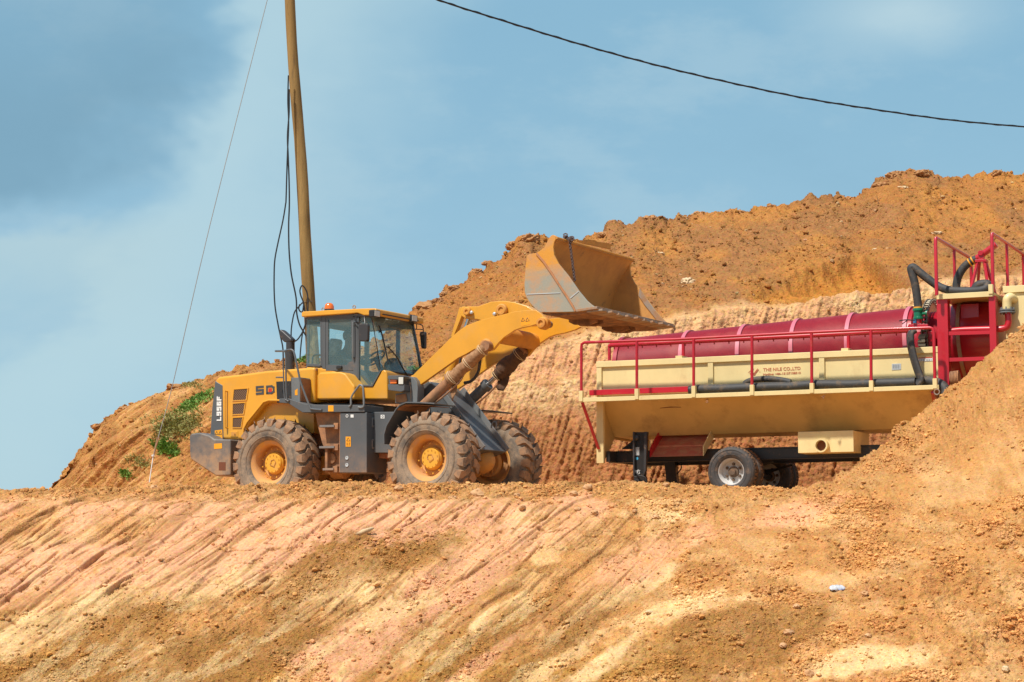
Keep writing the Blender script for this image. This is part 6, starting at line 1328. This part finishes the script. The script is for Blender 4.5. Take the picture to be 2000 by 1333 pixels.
    m = MB(); c = P3((330, 748), .2, Z6); m.tube([P3((215, 752), .2, Z6), P3((260, 744), .2, Z6), c], .012, 5, sm=3); m.tube([P3((235, 776), .2, Z6), P3((270, 750), .2, Z6)], .01, 5, sm=2); m.build('valve_wire', Wire, E)
    m = MB(); m.cyl(P3((330, 768), .28, Z6), P3((330, 742), .28, Z6), .035, 10); m.build('pipe_tap', mat('blue_tape', (.04, .18, .35), .5), E)
    m = MB(); c = P3((354, 660), .36, Z6); m.cyl(c + Vector((0, 0, -.03)), c + Vector((0, 0, .03)), .085, 16); m.build('hose_clamp', Orange, E)
    # ---- underside: chassis beams, legs, chute, outlet box
    for v in (.62, 2.05):
        a = fr.side(*Z4(320, 1055), v)[0] if v < 1 else uL + .16; b = fr.side(*Z5(900, 1000), v)[0]; _, w0 = fr.side(*Z4(900, 1085), .62); _, w1 = fr.side(*Z5(100, 985), .62)
        m = MB(); m.box((a, v, w0), (b, v + .12, w0 + .025)); m.box((a, v + .02, w0 + .0252), (b, v + .05, w1 - .0252)); m.box((a, v, w1 - .025), (b, v + .12, w1)); m.build('chassis_beam', Blk, E, bevel=.004)
    m = MB(); m.box((uL + .16, VT + .1, wP + .03), (uL + .24, 2.6, wP + .25)); m.build('chassis_cross_member', Blk, E, bevel=.004)
    for u in (uL + 1.6, uL + 3.0, uR - 1.0): MB().box((u, .75, w1 - .16), (u + .1, 2.05, w1 - .03)).build('chassis_cross_member', Blk, E)
    _, wTop = fr.side(*Z4(545, 880), VT + .05); m = MB(); pts = S([(497, 880), (600, 880), (600, 1180), (582, 1190), (582, 1215), (590, 1262), (500, 1262), (512, 1210), (497, 1190)], .2, Z4)
    leg = MB().prism(S([(497, 880), (597, 880), (585, 1150), (580, 1190), (500, 1190), (497, 1000)], .2, Z4), .22, .24).build('landing_leg', Blk, E, bevel=.004)
    m = MB(); m.prism(S([(497, 880), (508, 880), (508, 1190), (500, 1190), (497, 1000)], .2, Z4), .14, .218); m.build('leg_flange', BlkS, leg, bevel=.003); m = MB(); m.prism(S([(577, 880), (597, 880), (588, 1150), (572, 1190)], .2, Z4), .14, .218); m.build('leg_flange', BlkS, leg, bevel=.003)
    m = MB(); m.prism(S([(505, 1190), (578, 1190), (584, 1230), (596, 1262), (596, 1340), (500, 1340), (502, 1240)], .2, Z4), .13, .30); m.build('leg_foot', Blk, leg, bevel=.01)
    m = MB(); m.rev([(.02, 0), (.05, 0), (.05, .03), (.02, .03)], P3((522, 1228), .13, Z4), (0, -1, 0), 14, closed=True); m.rev([(0, 0), (.06, 0), (.06, .03), (.03, .05), (0, .05)], P3((514, 920), .21, Z4), (0, -1, 0), 14); m.build('leg_pin', BlkS, leg)
    MB().prism(S([(505, 988), (536, 986), (536, 1044), (505, 1044)], .217, Z4), .210, .2195).build('label', Silver, leg); m = MB(); m.rev([(0, 0), (.028, 0), (.028, .003), (0, .003)], P3((520, 1066), .218, Z4), (0, -1, 0), 20); m.build('label', mat('blue_sticker', (.06, .35, .55), .5), leg)
    g = MB(); J = lambda p: P3(p, .212, Z4)
    for a, b in (((514, 1152), (541, 1150)), ((529, 1143), (514, 1172)), ((523, 1161), (538, 1160)), ((523, 1161), (523, 1173)), ((538, 1160), (538, 1173)), ((523, 1173), (538, 1173))): g.beam(J(a), J(b), .008, .006, up=(0, 1, 0))
    g.build('painted_character', WhiteP, leg)
    m = MB(); m.tube([P3((505, 1150), .1, Z4), P3((530, 1185), .06, Z4), P3((575, 1200), .06, Z4), P3((590, 1260), .06, Z4)], .016, 6, sm=4); m.build('brake_line', Wire, leg)
    l2 = MB().prism(S([(715, 1085), (790, 1085), (802, 1210), (818, 1260), (818, 1340), (730, 1340), (725, 1255), (728, 1200)], 1.9, Z4), 1.85, 2.02).build('landing_leg', Blk, E, bevel=.01)
    m = MB(); m.tube([P3((812, 1085), 1.8, Z4), P3((828, 1110), 1.8, Z4), P3((828, 1140), 1.8, Z4), P3((800, 1175), 1.8, Z4)], .014, 6, sm=3); m.build('leg_crank', Blk, l2)
    # discharge chute
    cA_, cB_ = P3((612, 1050), .35, Z4), P3((985, 1043), .35, Z4); uA, uB = cA_.x, cB_.x; w0 = cA_.z
    m = MB(); m.plate([(uA, .35, w0), (uB, .35, w0), (uB, 1.5, w0 + .75), (uA, 1.5, w0 + .75)], (0, -.5, -.8), .02); cu = m.build('chute', RedF, E); 
    for u, mt_ in ((uA, Red), (uB, Cream)):
        m = MB(); m.plate([(u, .33, w0 - .02), (u, .33, w0 + .17), (u, 1.2, w0 + .80), (u, 1.5, w0 + .75)], (1, 0, 0), .02); m.build('chute_side', mt_, cu)
    pr('chute_frame', [(410, 1000), (500, 930), (500, 1000)], Z4, .9, .9, .95, Blk, bevel=0)
    # outlet box
    bx0, by0 = fr.side(*Z5(212, 1028), .12); bx1, by1 = fr.side(*Z5(600, 868), .12)
    m = MB(); m.box((bx0, .12, by0 + .0), (bx1, 1.25, by1)); ob = m.build('outlet_box', Cream, E, bevel=.006)
    c = P3((385, 977), .12, Z5); m = MB(); m.rev([(.105, -.02), (.135, -.02), (.135, .14), (.105, .14)], c, (0, -1, 0), 28, closed=True); op = m.build('outlet_pipe', Cream, ob, sharp=40); m = MB(); m.rev([(0, .03), (.104, .03), (.104, .02), (0, .02)], c, (0, -1, 0), 24); m.build('pipe_inside', BrownIn, op)
    # ---- wheels
    HubG = mat('greasy_hub', (.11, .075, .05), .6, dirt=(.28, .16, .09), amt=.4, scale=14)
    def twheel():
        m = MB(); m.rev([(.258, .0), (.285, .0), (.285, -.02), (.262, -.03), (.248, -.06), (.235, -.14), (.235, -.22), (.25, -.25), (.27, -.255), (.27, -.265), (.24, -.27), (.222, -.24), (.222, -.14), (.235, -.06), (.25, -.03)], (0, 0, 0), (0, -1, 0), 48, closed=True)
        a = [(.235, -.15), (.23, -.165), (.17, -.19), (.10, -.175), (.10, -.16), (.17, -.17)]; m.rev(a, (0, 0, 0), (0, -1, 0), 48, closed=True)
        w = m.build('wheel', WhiteRim, E, sharp=30)
        t = MB(); t.rev([(.268, .005), (.30, .03), (.38, .045), (.44, .035), (.475, .01), (.488, -.03), (.490, -.21), (.475, -.25), (.44, -.275), (.38, -.285), (.30, -.27), (.268, -.245), (.25, -.2), (.25, -.05)], (0, 0, 0), (0, -1, 0), 72, closed=True)
        for r, a_ in ((.33, .038), (.42, .04)): t.rev([(r, a_), (r + .003, a_ + .006), (r + .009, a_ + .006), (r + .012, a_)], (0, 0, 0), (0, -1, 0), 64, closed=True)
        t.build('tyre', RubC, w, sharp=40)
        g = MB(); n = 44
        for s in (0, 1):
            for k in range(n):
                a0 = 2 * math.pi * (k + .5 * s) / n; vs = []
                for x, r, sh in (((.0, .455, 0), (-.03, .493, 0), (-.075, .505, .3), (-.108, .505, .6)) if s == 0 else ((-.132, .505, .6), (-.165, .505, .3), (-.21, .493, 0), (-.24, .455, 0))):
                    for rr, side in ((0, -1), (0, 1), (1, 1), (1, -1)):
                        a = a0 + (sh * .5 + side * .34) * 2 * math.pi / n; rad = r if rr == 0 else r - .03; vs.append((rad * math.cos(a), -x * 1.0 if False else -(x), rad * math.sin(a)))
                g.add(vs, [(i * 4 + q, i * 4 + (q + 1) % 4, (i + 1) * 4 + (q + 1) % 4, (i + 1) * 4 + q) for i in range(3) for q in range(4)] + [(3, 2, 1, 0), (12, 13, 14, 15)])
        g.build('tread', RubE, w, sharp=30)
        h = MB(); h.rev([(0, -.06), (.06, -.06), (.065, -.07), (.065, -.11), (.105, -.12), (.115, -.18), (0, -.18)], (0, 0, 0), (0, -1, 0), 24); hb = h.build('hub', HubG, w, sharp=30); hn = MB()
        for k in range(6):
            a = k * math.pi / 3 + .5; c = Vector((.155 * math.cos(a), .155, .155 * math.sin(a))); hn = MB(); hn.rev([(0, 0), (.030, 0), (.030, .025), (.018, .04), (0, .04)], c, (0, -1, 0), 8); hn.build('wheel_nut', HubG, w)
        0
        return w
    w = twheel(); w.location = (0, 0, .50)
    k = 0
    for v, rz in ((.33 + .27, 180), (2.9, 180), (2.57 - .27, 0)):
        c = copy_tree(w, E); c.location = (0, v, .50); c.rotation_euler = (0, R(20 + 30 * k), R(rz)); k += 1
    m = MB(); m.cyl((0, .2, .5), (0, 2.7, .5), .07, 16); m.rev([(.07, -.12), (.17, -.06), (.17, .06), (.07, .12)], (0, 1.45, .5), (0, 1, 0), 16); m.build('axle', Blk, E)
    for v in (.75, 2.05):
        m = MB()
        for j in range(5): L2 = .62 - j * .1; m.tube([(-L2, v, .66 - j * .022 + .05), (0, v, .60 - j * .022), (L2, v, .66 - j * .022 + .05)], .02, 4, sm=3)
        m.build('leaf_spring', Blk, E)
    # ---- painted lettering and plates
    def text(body, p0, p1, v, h, material, bold=0):
        c = bpy.data.curves.new('t', 'FONT'); c.body = body; c.size = 1; c.extrude = .01; c.offset = bold; o = bpy.data.objects.new('t', c); COL.objects.link(o); bpy.context.view_layer.update()
        me = bpy.data.meshes.new_from_object(o.evaluated_get(bpy.context.evaluated_depsgraph_get())); bpy.data.objects.remove(o)
        xs = [q.co.x for q in me.vertices]; ys = [q.co.y for q in me.vertices]; x0, x1, y0, y1 = min(xs), max(xs), min(ys), max(ys); a, b = P3(p0, v, Z4), P3(p1, v, Z4)
        for q in me.vertices: q.co = Vector((a.x + (q.co.x - x0) / (x1 - x0) * (b.x - a.x), v - .002 - q.co.z * .15, a.z + (q.co.y - y0) / (y1 - y0) * h + (b.z - a.z) * (q.co.x - x0) / (x1 - x0)))
        me.materials.append(material); o = bpy.data.objects.new('side_lettering', me); COL.objects.link(o); o.parent = E
    vt = VT + .018
    text('THE NILE CO.,LTD', (1407, 457), (1670, 446), vt, .075, Decal, .015); text('Hotline: +86-15137108510', (1407, 483), (1671, 471), vt, .045, Decal, .02)
    g = MB(); J = lambda p: P3(p, vt - .002, Z4)
    for a, b, wd in (((1303, 462), (1318, 448), .012), ((1318, 440), (1340, 438), .02), ((1312, 470), (1345, 466), .02), ((1335, 478), (1368, 436), .03), ((1350, 472), (1376, 440), .02), ((1340, 480), (1352, 476), .02)): g.beam(J(a), J(b), .006, wd * 1.3, up=(1, 0, 0)) if False else g.plate([J(a) + Vector((0, 0, -wd / 2)), J(b) + Vector((0, 0, -wd / 2)), J(b) + Vector((0, 0, wd / 2)), J(a) + Vector((0, 0, wd / 2))], (0, -1, 0), .003)
    g.plate([J((1381, 459)), J((1386, 459)), J((1386, 454)), J((1381, 454))], (0, -1, 0), .003); g.build('painted_emblem', Decal, E)
    pl = MB().prism(S([(872, 400), (936, 398), (936, 440), (872, 444)], vt, Z5), vt - .006, vt + .003).build('maker_plate', Silver, E); g = MB()
    for y in (408, 415, 422, 429):
        for x in (878, 895, 912): g.beam(P3((x, y), vt - .008, Z5), P3((x + 11 + (y % 3), y), vt - .008, Z5), .003, .004, up=(0, 1, 0))
    g.build('plate_print', GreyV, pl)
    pl = MB().prism(S([(1058, 357), (1158, 353), (1158, 380), (1058, 384)], vt, Z5), vt - .006, vt + .003).build('warning_label', WhiteP, E); g = MB(); g.prism(S([(1059, 357), (1157, 353), (1157, 359), (1059, 363)], vt, Z5), vt - .008, vt - .006)
    g.build('label_band', RedV, pl); g = MB()
    for x in (1068, 1080, 1092, 1102, 1114, 1122, 1131, 1138, 1148): g.beam(P3((x, 378 - (x % 3)), vt - .008, Z5), P3((x + 2, 368), vt - .008, Z5), .008, .004, up=(0, 1, 0))
    g.build('label_print', GreyV, pl)
    m = MB(); c = P3((1010, 655), VW - .0, Z4); m.tube([c + Vector((0, -.01, .0)), c + Vector((.03, -.01, -.05)), c + Vector((-.02, -.01, -.04))], .012, 5); c = P3((390, 628), VW, Z5); m.tube([c + Vector((-.03, -.01, -.02)), c + Vector((.03, -.01, .02)), c + Vector((.0, -.01, -.05))], .012, 5); m.build('lifting_hook', Rust, E)
    # ---- hoses: things of their own that lie on or hang from the trailer
    def hose(name, pts, r, label, flat=1.0, sm=6, n=14, cat='hose', mt=HoseM, group=None, jit=.0):
        W_ = [O + fr.F * p.x + fr.L * p.y + Vector((0, 0, p.z)) for p in pts]; o0 = W_[0]; m = MB(); m.tube([p - o0 for p in W_], r, n, sm=sm, flat=flat, jit=jit, seed=3)
        return tag(m.build(name, mt, loc=o0, sharp=70), label, cat, group)
    vh = -.16
    h1 = hose('rubber_hose', [P3((905, 586), vh, Z4), P3((960, 580), vh, Z4), P3((1100, 578), vh, Z4), P3((1300, 570), vh, Z4), P3((1500, 562), vh, Z4), P3((150, 562), vh, Z5), P3((350, 548), vh, Z5), P3((560, 548), vh, Z5), P3((760, 540), vh, Z5), P3((960, 535), vh, Z5), P3((1040, 530), vh, Z5)], .115, 'long flat black hose lying along the trailer walkway behind the railing', flat=.85, jit=.02)
    w0_ = O + fr.F * P3((918, 585), vh, Z4).x; m = MB(); a = P3((898, 588), vh, Z4); b = P3((965, 580), vh, Z4); ww = lambda p: O + fr.F * p.x + fr.L * p.y + Vector((0, 0, p.z)) - h1.location
    d = (ww(b) - ww(a)).normalized(); m.rev([(.085, -.03), (.098, -.03), (.102, .0), (.098, .05), (.085, .05)], ww(a), d, 20, closed=True); m.build('hose_cuff', Blk, h1); m = MB(); m.rev([(.10, 0), (.105, .01), (.10, .02)], ww(a) + d * .16, d, 20); m.build('hose_tie', PaleR, h1)
    hose('rubber_hose', [P3((1275, 545), .02, Z4), P3((1300, 525), .02, Z4), P3((1360, 510), .02, Z4), P3((1450, 506), .02, Z4), P3((1540, 516), .02, Z4), P3((1600, 530), .02, Z4)], .06, 'short black hose arched against the tank panel below the red lettering')
    hose('rubber_hose', [P3((326, 826), -.05, Z6), P3((300, 850), -.10, Z6), P3((300, 920), -.12, Z6), P3((318, 1010), -.13, Z6), P3((345, 1100), -.14, Z6), P3((368, 1165), -.15, Z6), P3((372, 1195), -.16, Z6), P3((345, 1222), -.16, Z6)], .105, 'flattened grey hose hanging over the railing down to the walkway', flat=.55)
    hose('rubber_hose', [P3((360, 1208), .0, Z6), P3((430, 1200), .0, Z6), P3((500, 1215), -.05, Z6), P3((540, 1240), -.12, Z6), P3((560, 1280), -.16, Z6), P3((540, 1330), -.2, Z6)], .10, 'dirty hose end drooping off the right end of the walkway')
    vk = .36
    hose('rubber_hose', [P3((356, 652), vk, Z6), P3((345, 560), vk, Z6), P3((328, 460), vk, Z6), P3((306, 385), vk, Z6), P3((304, 358), vk, Z6), P3((322, 354), vk, Z6), P3((360, 385), vk, Z6), P3((430, 440), vk, Z6), P3((510, 495), vk, Z6), P3((600, 525), vk - .1, Z6), P3((720, 530), vk - .15, Z6), P3((820, 524), vk - .1, Z6), P3((865, 505), vk - .05, Z6), P3((872, 475), vk, Z6)], .078, 'black hose rising from the green valve, kinked at its top and resting on the platform')
    hose('rubber_hose', [P3((640, 510), 1.2, Z6), P3((642, 470), 1.2, Z6), P3((655, 420), 1.2, Z6), P3((690, 360), 1.2, Z6), P3((735, 318), 1.2, Z6), P3((790, 290), 1.2, Z6)], .078, 'black curved hose clamped to the red nozzle pipe on the platform')
    c = P3((752, 310), 1.2, Z6); d = (P3((770, 300), 1.2, Z6) - P3((730, 325), 1.2, Z6)).normalized(); m = MB()
    for o_ in (-.035, .035): m.rev([(.08, -.012), (.09, -.012), (.09, .012), (.08, .012)], c + d * o_, d, 18, closed=True)
    m.build('hose_clamp', Orange, st)
    hose('rubber_hose', [P3((775, 522), .5, Z6), P3((800, 490), .5, Z6), P3((840, 478), .5, Z6), P3((872, 482), .5, Z6), P3((880, 505), .45, Z6)], .09, 'bunched folded hose end lying beside the red monitor stand')
    # motor behind the heap
    m = MB(); a = P3((600, 1185), .1, Z6); b = P3((665, 1178), .1, Z6); m.cyl(a, b, .13, 20); 
    for k in range(6): c = a + (b - a) * ((k + .5) / 6); m.rev([(.13, -.01), (.15, -.01), (.15, .01), (.13, .01)], c, b - a, 20, closed=True)
    m.build('drive_motor', Rust, E)
trailer()
